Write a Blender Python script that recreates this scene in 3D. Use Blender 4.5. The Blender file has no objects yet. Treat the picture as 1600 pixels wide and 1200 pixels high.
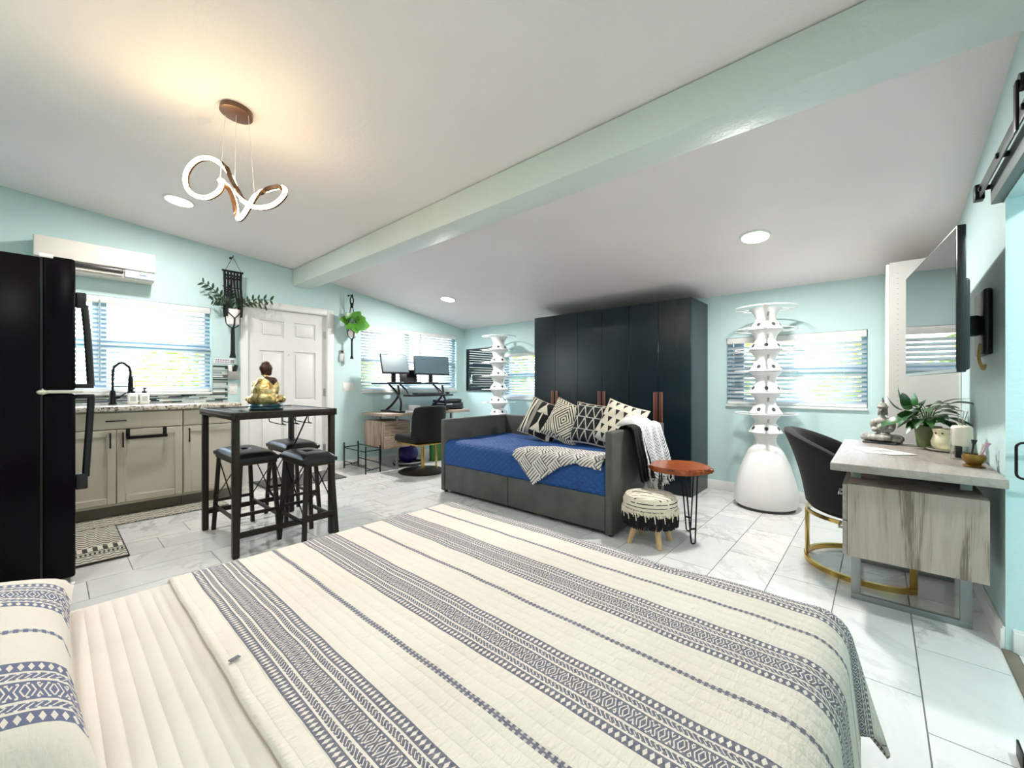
import bpy, bmesh, math, random
from math import sin, cos, pi, radians, sqrt, hypot, atan2
from mathutils import Vector, Matrix, noise

scene = bpy.context.scene
COL = scene.collection
random.seed(7)

# ---------------------------------------------------------------- camera, sky, lights, exposure
cam_d = bpy.data.cameras.new('camera')
cam_d.sensor_width = 36.0
cam_d.lens = 643.0 / 1600.0 * 36.0
cam_d.clip_start = 0.02
cam = bpy.data.objects.new('camera', cam_d)
cam.location = (0, 0, 1.14)
cam.rotation_euler = (radians(90), 0, radians(41.7))
COL.objects.link(cam)
scene.camera = cam

world = bpy.data.worlds.new('sky')
scene.world = world
world.use_nodes = True
_wt = world.node_tree
_bg = _wt.nodes['Background']
_sky = _wt.nodes.new('ShaderNodeTexSky')
_sky.sky_type = 'NISHITA'
_sky.sun_disc = False
_sky.sun_elevation = radians(48)
_sky.sun_rotation = radians(200)
_sky.air_density = 1.0
_sky.dust_density = 1.0
_hs = _wt.nodes.new('ShaderNodeHueSaturation')
_hs.inputs['Saturation'].default_value = 0.5            # thin bright haze
_wt.links.new(_sky.outputs['Color'], _hs.inputs['Color'])
_wt.links.new(_hs.outputs['Color'], _bg.inputs['Color'])
SKY_STRENGTH = 1.25
_bg.inputs['Strength'].default_value = SKY_STRENGTH

sun_d = bpy.data.lights.new('sun', 'SUN')
sun_d.energy = 8.0
sun_d.angle = radians(0.6)
sun_d.color = (1.0, 0.95, 0.86)
sun = bpy.data.objects.new('sun', sun_d)
sun.rotation_euler = (radians(42), 0, radians(60))   # comes over the roof from behind the camera
COL.objects.link(sun)

DOWNLIGHT_W = 24.0        # each recessed ceiling light
PENDANT_EMIT = 25.0       # ribbon of the pendant
vs = scene.view_settings
vs.view_transform = 'Standard'
vs.look = 'None'
vs.gamma = 1.0
vs.use_curve_mapping = False
vs.exposure = 1.08
scene.cycles.max_bounces = 16
scene.cycles.diffuse_bounces = 9
scene.display_settings.display_device = 'sRGB'

# ---------------------------------------------------------------- helpers: objects
def empty(name, label, cat, loc=(0, 0, 0), rz=0.0, group=None):
    o = bpy.data.objects.new(name, None)
    o.empty_display_size = 0.05
    COL.objects.link(o)
    o.location = loc
    o.rotation_euler = (0, 0, rz)
    tag(o, label, cat, group)
    return o

def tag(o, label=None, cat=None, group=None, kind=None):
    if label: o['label'] = label
    if cat: o['category'] = cat
    if group: o['group'] = group
    if kind: o['kind'] = kind
    return o

def copy_tree(o, loc=None, rz=None, label=None, parent=None):
    c = o.copy()
    COL.objects.link(c)
    if parent is not None: c.parent = parent
    if loc is not None: c.location = loc
    if rz is not None: c.rotation_euler = (0, 0, rz)
    if label: c['label'] = label
    for ch in list(o.children):
        copy_tree(ch, parent=c)
    return c

def smooth(me, ang=0.7):
    me.polygons.foreach_set('use_smooth', [True] * len(me.polygons))
    me.set_sharp_from_angle(angle=ang)

class MB:
    """collects shapes in one bmesh, then links them as one mesh object"""
    def __init__(s):
        s.bm = bmesh.new()
        s.uv = s.bm.loops.layers.uv.new('UVMap')
        s.mi = 0
    def _fin(s, faces):
        for f in faces: f.material_index = s.mi
    def obox(s, c, size, M=None, bev=0.0, seg=2):
        vs_ = []
        for i in (-.5, .5):
            for j in (-.5, .5):
                for k in (-.5, .5):
                    v = Vector((i * size[0], j * size[1], k * size[2]))
                    if M is not None: v = M @ v
                    vs_.append(s.bm.verts.new(v + Vector(c)))
        q = [(0, 1, 3, 2), (4, 6, 7, 5), (0, 4, 5, 1), (2, 3, 7, 6), (0, 2, 6, 4), (1, 5, 7, 3)]
        fs = [s.bm.faces.new([vs_[i] for i in f]) for f in q]
        s._fin(fs)
        if bev > 0:
            es = list({e for f in fs for e in f.edges})
            r = bmesh.ops.bevel(s.bm, geom=es, offset=bev, segments=seg, affect='EDGES', profile=0.5)
            s._fin(r['faces'])
        return s
    def box(s, x0, x1, y0, y1, z0, z1, bev=0.0, seg=2):
        return s.obox(((x0 + x1) / 2, (y0 + y1) / 2, (z0 + z1) / 2), (abs(x1 - x0), abs(y1 - y0), abs(z1 - z0)), None, bev, seg)
    def beam(s, p, q, w, h, up=(0, 0, 1), bev=0.0):
        p, q = Vector(p), Vector(q)
        d = q - p
        L = d.length
        z = d.normalized()
        u = Vector(up)
        if abs(z.dot(u)) > 0.98: u = Vector((1, 0, 0))
        x = u.cross(z).normalized()
        y = z.cross(x)
        M = Matrix((x, y, z)).transposed()
        return s.obox((p + q) / 2, (w, h, L), M, bev)
    def tube(s, pts, r, n=8, closed=False, cap=True):
        pts = [Vector(p) for p in pts]
        m = len(pts)
        rr = r if isinstance(r, (list, tuple)) else [r] * m
        tan = []
        for i in range(m):
            if closed: t = pts[(i + 1) % m] - pts[i - 1]
            else: t = pts[min(i + 1, m - 1)] - pts[max(i - 1, 0)]
            tan.append(t.normalized())
        u = Vector((0, 0, 1))
        if abs(tan[0].dot(u)) > 0.95: u = Vector((1, 0, 0))
        x = u.cross(tan[0]).normalized()
        rings = []
        for i in range(m):
            x = (x - tan[i] * x.dot(tan[i])).normalized()
            y = tan[i].cross(x)
            rings.append([s.bm.verts.new(pts[i] + (x * cos(2 * pi * k / n) + y * sin(2 * pi * k / n)) * rr[i]) for k in range(n)])
        fs = []
        for i in range(m if closed else m - 1):
            a, b = rings[i], rings[(i + 1) % m]
            for k in range(n):
                fs.append(s.bm.faces.new((a[k], a[(k + 1) % n], b[(k + 1) % n], b[k])))
        if cap and not closed:
            fs.append(s.bm.faces.new(rings[0][::-1]))
            fs.append(s.bm.faces.new(rings[-1]))
        s._fin(fs)
        return s
    def cyl(s, p, q, r0, r1=None, n=20, cap=True):
        return s.tube([p, q], [r0, r0 if r1 is None else r1], n, False, cap)
    def lathe(s, prof, c=(0, 0, 0), n=32, M=None, sy=1.0):
        c = Vector(c)
        rings = []
        for r, z in prof:
            if r < 1e-5:
                v = Vector((0, 0, z))
                if M is not None: v = M @ v
                rings.append([s.bm.verts.new(v + c)])
            else:
                ring = []
                for k in range(n):
                    v = Vector((r * cos(2 * pi * k / n), r * sy * sin(2 * pi * k / n), z))
                    if M is not None: v = M @ v
                    ring.append(s.bm.verts.new(v + c))
                rings.append(ring)
        fs = []
        for a, b in zip(rings, rings[1:]):
            if len(a) == 1 and len(b) == 1: continue
            for k in range(n):
                k2 = (k + 1) % n
                if len(a) == 1: fs.append(s.bm.faces.new((a[0], b[k2], b[k])))
                elif len(b) == 1: fs.append(s.bm.faces.new((a[k], a[k2], b[0])))
                else: fs.append(s.bm.faces.new((a[k], a[k2], b[k2], b[k])))
        if len(rings[0]) > 1: fs.append(s.bm.faces.new(rings[0][::-1]))
        if len(rings[-1]) > 1: fs.append(s.bm.faces.new(rings[-1]))
        s._fin(fs)
        return s
    def ell(s, c, r, M=None, n=16, m=10):
        prof = [(sin(pi * i / m), -cos(pi * i / m)) for i in range(m + 1)]
        prof[0] = (0, -1); prof[-1] = (0, 1)
        S = Matrix.Diagonal(Vector(r))
        return s.lathe(prof, c, n, (M @ S) if M is not None else S)
    def prism(s, poly, z0, z1):
        a = [s.bm.verts.new((x, y, z0)) for x, y in poly]
        b = [s.bm.verts.new((x, y, z1)) for x, y in poly]
        n = len(poly)
        fs = [s.bm.faces.new(a[::-1]), s.bm.faces.new(b)]
        for i in range(n):
            j = (i + 1) % n
            fs.append(s.bm.faces.new((a[i], a[j], b[j], b[i])))
        s._fin(fs)
        return s
    def grid(s, nu, nv, fn, uvfn=None, keep=None, flip=False):
        """fn(i/nu, j/nv) -> point"""
        V = [[s.bm.verts.new(fn(i / nu, j / nv)) for j in range(nv + 1)] for i in range(nu + 1)]
        fs = []
        for i in range(nu):
            for j in range(nv):
                if keep and not keep((i + .5) / nu, (j + .5) / nv): continue
                q = [(i, j), (i + 1, j), (i + 1, j + 1), (i, j + 1)]
                if flip: q = q[::-1]
                f = s.bm.faces.new([V[a][b] for a, b in q])
                for l, (a, b) in zip(f.loops, q):
                    l[s.uv].uv = uvfn(a / nu, b / nv) if uvfn else (a / nu, b / nv)
                fs.append(f)
        s._fin(fs)
        return s
    def build(s, name, mat, parent=None, loc=None, ang=0.7, fix=True, rot=None):
        if fix: bmesh.ops.recalc_face_normals(s.bm, faces=s.bm.faces)
        me = bpy.data.meshes.new(name)
        loose = [v for v in s.bm.verts if not v.link_faces]
        if loose: bmesh.ops.delete(s.bm, geom=loose, context='VERTS')
        s.bm.to_mesh(me)
        s.bm.free()
        for m in (mat if isinstance(mat, (list, tuple)) else [mat]): me.materials.append(m)
        smooth(me, ang)
        o = bpy.data.objects.new(name, me)
        COL.objects.link(o)
        if parent is not None: o.parent = parent
        if loc is not None: o.location = loc
        if rot is not None: o.rotation_euler = rot
        return o

def inst(name, src, parent, loc=None, rot=None, scale=None):
    o = bpy.data.objects.new(name, src.data)
    COL.objects.link(o)
    o.parent = parent
    if loc is not None: o.location = loc
    if rot is not None: o.rotation_euler = rot
    if scale is not None: o.scale = scale
    return o

def solidify(o, t, offset=0.0):
    m = o.modifiers.new('thickness', 'SOLIDIFY'); m.thickness = t; m.offset = offset
    return o
def subsurf(o, n=1):
    m = o.modifiers.new('subd', 'SUBSURF'); m.levels = n; m.render_levels = n
    return o
def remesh(o, voxel, it=6):
    m = o.modifiers.new('remesh', 'REMESH'); m.mode = 'VOXEL'; m.voxel_size = voxel; m.use_smooth_shade = True
    k = o.modifiers.new('smooth', 'SMOOTH'); k.iterations = it; k.factor = 0.5
    return o
def RX(a): return Matrix.Rotation(a, 3, 'X')
def RY(a): return Matrix.Rotation(a, 3, 'Y')
def RZ(a): return Matrix.Rotation(a, 3, 'Z')
def spline(pts, n=8, closed=False):
    P = [Vector(p) for p in pts]
    m = len(P)
    out = []
    for i in range(m if closed else m - 1):
        g = (lambda k: P[k % m]) if closed else (lambda k: P[max(0, min(m - 1, k))])
        p0, p1, p2, p3 = g(i - 1), g(i), g(i + 1), g(i + 2)
        for k in range(n):
            t = k / n
            out.append(0.5 * ((2 * p1) + (p2 - p0) * t + (2 * p0 - 5 * p1 + 4 * p2 - p3) * t * t + (3 * p1 - p0 - 3 * p2 + p3) * t ** 3))
    if not closed: out.append(P[-1])
    return out

# ---------------------------------------------------------------- helpers: materials
def C(r, g, b):
    f = lambda c: (c / 255 / 12.92) if c / 255 <= 0.04045 else ((c / 255 + 0.055) / 1.055) ** 2.4
    return (f(r), f(g), f(b), 1.0)

class X:
    """a scalar node expression"""
    def __init__(s, t, k): s.t, s.k = t, k
    def op(s, o, b=None, rev=False):
        n = s.t.nodes.new('ShaderNodeMath'); n.operation = o
        a = s
        if rev: a, b = b, s
        for i, v in enumerate((a, b)):
            if v is None: continue
            if isinstance(v, X): s.t.links.new(v.k, n.inputs[i])
            else: n.inputs[i].default_value = v
        return X(s.t, n.outputs[0])
    def __add__(s, b): return s.op('ADD', b)
    __radd__ = __add__
    def __sub__(s, b): return s.op('SUBTRACT', b)
    def __rsub__(s, b): return s.op('SUBTRACT', b, True)
    def __mul__(s, b): return s.op('MULTIPLY', b)
    __rmul__ = __mul__
    def __truediv__(s, b): return s.op('DIVIDE', b)
    def mod(s, b): return s.op('FLOORED_MODULO', b)
    def tri(s, p): return (s.mod(p) - p / 2).abs()          # triangle wave, 0..p/2
    def abs(s): return s.op('ABSOLUTE')
    def lt(s, b): return s.op('LESS_THAN', b)
    def gt(s, b): return s.op('GREATER_THAN', b)
    def min(s, b): return s.op('MINIMUM', b)
    def max(s, b): return s.op('MAXIMUM', b)
    def sin(s): return s.op('SINE')
    def floor(s): return s.op('FLOOR')
    def pow(s, b): return s.op('POWER', b)
    def within(s, a, b): return s.gt(a) * s.lt(b)
    def inv(s): return 1.0 - s

class Mat:
    def __init__(s, name, col=(0.8, 0.8, 0.8, 1), rough=0.5, metal=0.0, **kw):
        s.m = bpy.data.materials.new(name)
        s.m.use_nodes = True
        s.t = s.m.node_tree
        s.b = s.t.nodes['Principled BSDF']
        s.b.inputs['Base Color'].default_value = col
        s.b.inputs['Roughness'].default_value = rough
        s.b.inputs['Metallic'].default_value = metal
        for k, v in kw.items(): s.b.inputs[k.replace('_', ' ')].default_value = v
    def node(s, typ, **kw):
        n = s.t.nodes.new(typ)
        for k, v in kw.items(): setattr(n, k, v)
        return n
    def coord(s, kind='Object', scale=(1, 1, 1), rot=(0, 0, 0), loc=(0, 0, 0)):
        tc = s.node('ShaderNodeTexCoord')
        mp = s.node('ShaderNodeMapping')
        mp.inputs['Scale'].default_value = scale
        mp.inputs['Rotation'].default_value = rot
        mp.inputs['Location'].default_value = loc
        s.t.links.new(tc.outputs[kind], mp.inputs[0])
        return mp.outputs[0]
    def xyz(s, kind='UV', **kw):
        sp = s.node('ShaderNodeSeparateXYZ')
        s.t.links.new(s.coord(kind, **kw), sp.inputs[0])
        return [X(s.t, sp.outputs[i]) for i in range(3)]
    def noise(s, vec, scale=5, detail=3, rough=0.5, dist=0.0, w=None):
        n = s.node('ShaderNodeTexNoise')
        if w is not None:
            n.noise_dimensions = '4D'
            s.t.links.new(w.k, n.inputs['W'])
        s.t.links.new(vec, n.inputs['Vector'])
        n.inputs['Scale'].default_value = scale
        n.inputs['Detail'].default_value = detail
        n.inputs['Roughness'].default_value = rough
        n.inputs['Distortion'].default_value = dist
        return X(s.t, n.outputs['Fac'])
    def ramp(s, x, stops, interp='LINEAR'):
        n = s.node('ShaderNodeValToRGB')
        cr = n.color_ramp
        cr.interpolation = interp
        while len(cr.elements) < len(stops): cr.elements.new(0.5)
        for e, (p, c) in zip(cr.elements, stops):
            e.position = p
            e.color = c if isinstance(c, tuple) else (c, c, c, 1)
        s.t.links.new(x.k, n.inputs[0])
        return n.outputs[0]
    def mix(s, fac, a, b):
        n = s.node('ShaderNodeMix', data_type='RGBA')
        for i, v in ((0, fac), (6, a), (7, b)):
            if isinstance(v, X): s.t.links.new(v.k, n.inputs[i])
            elif isinstance(v, (tuple, float, int)): n.inputs[i].default_value = v
            else: s.t.links.new(v, n.inputs[i])
        return n.outputs[2]
    def color(s, sock):
        s.t.links.new(sock, s.b.inputs['Base Color']); return s
    def bump(s, x, strength=0.3, dist=0.01):
        n = s.node('ShaderNodeBump')
        n.inputs['Strength'].default_value = strength
        n.inputs['Distance'].default_value = dist
        s.t.links.new(x.k, n.inputs['Height'])
        s.t.links.new(n.outputs[0], s.b.inputs['Normal'])
        return s
    def rough(s, x): s.t.links.new(x.k, s.b.inputs['Roughness']); return s
    def rand(s):
        n = s.node('ShaderNodeObjectInfo'); return X(s.t, n.outputs['Random'])

def plain(name, col, rough=0.5, metal=0.0, var=0.0, scale=8, bump=0.0, bscale=60, **kw):
    """a principled material with a little procedural grain"""
    m = Mat(name, col, rough, metal, **kw)
    v = m.coord('Object')
    if var:
        n = m.noise(v, scale, 4)
        dark = tuple(c * (1 - var) for c in col[:3]) + (1,)
        lite = tuple(min(1, c * (1 + var * .6)) for c in col[:3]) + (1,)
        m.color(m.ramp(n, [(0.3, dark), (0.7, lite)]))
    if bump:
        m.bump(m.noise(v, bscale, 3), bump, 0.004)
    return m.m
# ================================================================ materials of the room
AQUA = C(197, 222, 222)
def wall_mat(name, col, bump=0.25, sc=55):
    m = Mat(name, col, 0.55)
    v = m.coord('Object')
    n = m.noise(v, sc, 5, 0.6)
    big = m.noise(v, 1.2, 2)
    d = tuple(c * 0.96 for c in col[:3]) + (1,)
    m.color(m.ramp(big, [(0.35, d), (0.65, col)]))
    m.bump(n, bump, 0.006)
    return m.m
M_wall = wall_mat('aqua_paint', AQUA)
M_beam = wall_mat('beam_paint', C(222, 228, 222), 0.8, 30)
M_beam.node_tree.nodes['Principled BSDF'].inputs['Roughness'].default_value = 0.45
M_ceil = wall_mat('ceiling_paint', C(241, 232, 231), 0.4, 45)
M_white = plain('white_trim', C(232, 231, 228), 0.35, var=0.03)
M_door = plain('door_paint', C(226, 224, 222), 0.38, var=0.03)
M_vinyl = plain('window_vinyl', C(176, 206, 230), 0.4, var=0.03)
M_black = plain('black_metal', C(22, 21, 22), 0.42, 0.6, var=0.1)
M_blackp = plain('black_plastic', C(18, 18, 19), 0.35, var=0.1)
M_chrome = plain('brushed_steel', C(190, 190, 188), 0.28, 1.0, var=0.06, scale=30)
M_gold = plain('polished_gold', C(205, 170, 95), 0.2, 1.0, var=0.08)

def glass_mat(name, col=(1, 1, 1, 1), rough=0.0):
    m = Mat(name, col, rough)
    g = m.node('ShaderNodeBsdfTransparent')
    gl = m.node('ShaderNodeBsdfGlossy'); gl.inputs['Roughness'].default_value = 0.02
    mx = m.node('ShaderNodeMixShader')
    g.inputs['Color'].default_value = col
    lw = m.node('ShaderNodeLayerWeight'); lw.inputs['Blend'].default_value = 0.15
    k = X(m.t, lw.outputs['Fresnel']) * 0.5
    m.t.links.new(k.k, mx.inputs[0])
    m.t.links.new(g.outputs[0], mx.inputs[1])
    m.t.links.new(gl.outputs[0], mx.inputs[2])
    m.t.links.new(mx.outputs[0], m.node('ShaderNodeOutputMaterial').inputs[0])
    for n in list(m.t.nodes):
        if n.type == 'OUTPUT_MATERIAL' and not n.inputs[0].links[0].from_node == mx: m.t.nodes.remove(n)
    return m.m
M_glass = glass_mat('window_glass', (0.95, 0.99, 1.0, 1))

# marble floor tile: grey veins, a different cut for each tile
_m = Mat('marble_tile', C(222, 221, 218), 0.1)
_r = _m.rand()
_v = _m.coord('Object', scale=(1, 1, 1))
_n1 = _m.noise(_v, 1.6, 6, 0.62, 1.2, w=_r * 40.0)
_n2 = _m.noise(_v, 3.1, 5, 0.6, 1.6, w=_r * 70.0 + 9.0)
_n3 = _m.noise(_v, 1.3, 2, w=_r * 20.0 + 3.0)
_vein = (1.0 - ((_n1 - 0.5).abs() * 34.0)).max(0.0) * (_n3 - 0.42).max(0.0) * 5.0
_vein2 = (1.0 - ((_n2 - 0.5).abs() * 40.0)).max(0.0) * (_n3 - 0.5).max(0.0) * 2.5
_f = (_vein + _vein2).min(1.0)
_m.color(_m.mix(_f * 0.48, _m.ramp(_n3 * 0.5 + _n1 * 0.5, [(0.35, C(203, 203, 202)), (0.6, C(225, 224, 221))]), C(140, 141, 142)))
M_tile = _m.m
M_grout = plain('grout', C(120, 118, 114), 0.8, var=0.1)

# ================================================================ setting
KX, YF, TX, YN = -5.42, 4.81, 0.405, -0.95       # left wall, far wall, right wall, wall behind the camera
def ceil_z(y): return 2.753 - 0.09526 * y if y < 2.115 else 2.895 - 0.16737 * y

def wall(name, axis, at, thick, lo, hi, openings, top, mat):
    """a wall of boxes round its openings; axis 'x' = plane of constant x (runs along y)"""
    mb = MB()
    cuts = sorted({lo, hi} | {o[0] for o in openings} | {o[1] for o in openings})
    if axis == 'x':
        cuts = sorted(set(cuts) | {y for y in (2.115,) if lo < y < hi})
    for a, b in zip(cuts, cuts[1:]):
        mid = (a + b) / 2
        spans = [(0.0, None)]
        for o in openings:
            if o[0] - 1e-6 < mid < o[1] + 1e-6:
                spans = [(0.0, o[2]), (o[3], None)]
        for z0, z1 in spans:
            if z1 is not None and z1 <= z0 + 1e-4: continue
            if z1 is not None: ta = tb = z1
            else: ta, tb = top(a), top(b)
            x0, x1 = at, at + thick
            P = [(x0, a, z0), (x1, a, z0), (x1, b, z0), (x0, b, z0), (x0, a, ta), (x1, a, ta), (x1, b, tb), (x0, b, tb)]
            if axis == 'y': P = [(p[1], p[0], p[2]) for p in P]
            vv = [mb.bm.verts.new(p) for p in P]
            for q in ((0, 1, 2, 3), (4, 5, 6, 7), (0, 1, 5, 4), (1, 2, 6, 5), (2, 3, 7, 6), (3, 0, 4, 7)):
                mb.bm.faces.new([vv[i] for i in q])
    o = mb.build(name, mat)
    return tag(o, kind='structure')

W1 = (-0.35, 1.165, 1.055, 1.965)     # kitchen window (y0, y1, z0, z1)
W2 = (2.90, 4.645, 1.035, 1.965)      # window behind the computer desk
D1 = (1.505, 2.425, 0.0, 2.045)       # entry door
W3 = (-1.215, -0.072, 0.925, 1.625)   # far wall, right of the wardrobe (x0, x1, z0, z1)
W4 = (-4.56, -3.417, 0.925, 1.625)    # far wall, left of the wardrobe
tag(wall('wall_left', 'x', KX, -0.14, YN, YF + .14, [W1, W2, D1], ceil_z, M_wall), 'aqua wall with the kitchen window and the white entry door')
tag(wall('wall_back', 'y', YF, 0.14, KX, TX + 1.4, [W3, W4], lambda x: ceil_z(YF), M_wall), 'aqua far wall behind the dark wardrobe')
tag(wall('wall_right', 'x', TX, 0.14, YN, YF, [(1.72, 2.72, 0.0, 1.93)], ceil_z, M_wall), 'aqua wall carrying the television and the door rail')
tag(wall('wall_front', 'y', YN, -0.14, KX - .14, TX + .14, [], lambda x: ceil_z(YN), M_wall), 'aqua wall behind the bed and the refrigerator')
# small room through the opening on the right
mb = MB()
mb.box(TX + .14, TX + 1.5, 2.72, 2.82, 0, 2.36)
mb.box(TX + 1.5, TX + 1.6, 1.3, 2.82, 0, 2.36)
mb.box(TX + .14, TX + 1.5, 1.2, 1.3, 0, 2.36)
mb.box(TX + .14, TX + 1.6, 1.2, 2.82, 2.36, 2.44)
tag(mb.build('wall_alcove', M_wall), 'aqua wall beyond the opening at the right edge', kind='structure')

# ceiling: two slopes that meet over the beam
mb = MB()
for ya, yb in ((YN - .14, 2.115), (2.115, YF + .14)):
    e = 1e-4
    za, zb = ceil_z(ya + e if ya > 2 else ya), ceil_z(yb - e)
    P = [(KX - .14, ya, za), (TX + .14, ya, za), (TX + .14, yb, zb), (KX - .14, yb, zb)]
    v = [mb.bm.verts.new(p) for p in P] + [mb.bm.verts.new((p[0], p[1], p[2] + .12)) for p in P]
    for q in ((0, 1, 2, 3), (4, 5, 6, 7), (0, 1, 5, 4), (1, 2, 6, 5), (2, 3, 7, 6), (3, 0, 4, 7)):
        mb.bm.faces.new([v[i] for i in q])
tag(mb.build('ceiling', M_ceil), 'white textured ceiling that slopes down to the far wall', kind='structure')
mb = MB(); mb.box(KX + .001, TX - .001, 2.0, 2.225, 2.352, 2.555, 0.006)
tag(mb.build('trim_1', M_beam), 'pale aqua textured beam crossing the ceiling', kind='structure')

# floor: grout bed with a tile object for every marble tile
mb = MB(); mb.box(KX - .14, TX + 1.6, YN - .14, YF + .14, -0.10, -0.003)
floor = tag(mb.build('floor', M_grout), 'floor of white marble-look tiles', kind='structure')
TW, TL, G = 0.2945, 0.59, 0.0045
_tile = None
k = 0
x = -0.1755 - TW * 18
col_i = -18
while x < TX + 0.02:
    y = 2.109 - 0.2 * (col_i % 3) - TL * 6
    while y < YF:
        x0, x1 = max(x + G / 2, KX), min(x + TW - G / 2, TX + 0.0)
        y0, y1 = max(y + G / 2, YN), min(y + TL - G / 2, YF)
        if x1 - x0 > 0.02 and y1 - y0 > 0.02:
            full = abs(x1 - x0 - (TW - G)) < 1e-4 and abs(y1 - y0 - (TL - G)) < 1e-4
            if full and _tile is not None:
                inst('tile', _tile, floor, ((x0 + x1) / 2, (y0 + y1) / 2, 0))
            else:
                w, l = x1 - x0, y1 - y0
                mb = MB(); mb.box(-w / 2, w / 2, -l / 2, l / 2, -0.008, 0.0)
                t = mb.build('tile', M_tile, floor, ((x0 + x1) / 2, (y0 + y1) / 2, 0))
                if full: _tile = t
        y += TL
    x += TW; col_i += 1
for xx in (TX + .482, TX + 1.082):
    for yy in (1.6, 2.2, 2.8):
        mb = MB(); mb.box(-.297, .297, -.297, .297, -0.008, 0.0)
        mb.build('tile', M_tile, floor, (xx - .15, yy - .3, 0))
mb = MB(); mb.box(TX - 0.012, TX + 0.03, 1.72, 2.718, 0.0, 0.007, .002)
tag(mb.build('trim_2', plain('threshold_strip', C(120, 108, 92), .5, var=.1)), 'tan threshold strip across the opening floor', kind='structure')

# baseboards
def baseboard(name, p, q, nx, ny, label):
    mb = MB()
    x0, x1 = sorted((p[0], q[0])); y0, y1 = sorted((p[1], q[1]))
    if nx: xa, xb = (x0, x0 + nx * .014); mb.box(xa, xb, y0, y1, 0.0, .09, .003); mb.box(xa, x0 + nx * .009, y0, y1, .088, .10, .002)
    else: ya = y0; mb.box(x0, x1, ya, ya + ny * .014, 0.0, .09, .003); mb.box(x0, x1, ya, ya + ny * .009, .088, .10, .002)
    return tag(mb.build(name, M_white), label, kind='structure')
baseboard('baseboard_left', (KX, 2.52), (KX, YF), 1, 0, 'white baseboard beside the entry door')
baseboard('baseboard_back', (KX + .015, YF), (TX - .015, YF), 0, -1, 'white baseboard along the far wall')
baseboard('baseboard_right', (TX, 2.72), (TX, YF - .015), -1, 0, 'white baseboard under the television wall')
baseboard('baseboard_alcove', (TX + .02, 2.72), (TX + 1.48, 2.72), 0, -1, 'white baseboard of the wall beyond the opening')

# windows: reveal frame, sashes, glass, stool
def window(name, W, axis, at, out, mullions, rail, label):
    root = bpy.data.objects.new(name, None); root.empty_display_size = .05
    COL.objects.link(root); tag(root, label, kind='structure')
    a, b, z0, z1 = W
    def bx(mb, u0, u1, d0, d1, za, zb, bev=.004):
        if axis == 'x': mb.box(at + out * d0, at + out * d1, u0, u1, za, zb, bev)
        else: mb.box(u0, u1, at + out * d0, at + out * d1, za, zb, bev)
    f = MB()
    for u0, u1, za, zb in ((a, a + .045, z0, z1), (b - .045, b, z0, z1), (a + .045, b - .045, z0, z0 + .045), (a + .045, b - .045, z1 - .045, z1)):
        bx(f, u0, u1, .07, .13, za, zb)
    f.build('window_frame', M_vinyl, root)
    for mm in mullions:
        g = MB(); bx(g, mm - .05, mm + .05, .068, .132, z0 + .045, z1 - .045); g.build('mullion', M_vinyl, root)
    edges = [a + .045] + sum([[m - .05, m + .05] for m in mullions], []) + [b - .045]
    for i in range(0, len(edges), 2):
        g = MB(); bx(g, edges[i], edges[i + 1], .075, .125, rail - .03, rail + .03); g.build('sash_rail', M_vinyl, root)
        for za, zb in ((z0 + .045, rail - .03), (rail + .03, z1 - .045)):
            g = MB(); bx(g, edges[i], edges[i + 1], .098, .102, za, zb, 0); g.build('pane', M_glass, root)
    s = MB()
    bx(s, a - .0, b + .0, -.03, .07, z0 - .022, z0, .004)
    s.build('window_sill', M_white, root)
    return root
window('window_1', W1, 'x', KX, -1, [0.31], 1.525, 'kitchen window above the sink')
window('window_2', W2, 'x', KX, -1, [3.70], 1.49, 'window behind the two monitors')
window('window_3', W3, 'y', YF, 1, [-1.16 + .05], 1.27, 'window behind the right white tower')
window('window_4', W4, 'y', YF, 1, [-4.46], 1.27, 'window left of the dark wardrobe')

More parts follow.
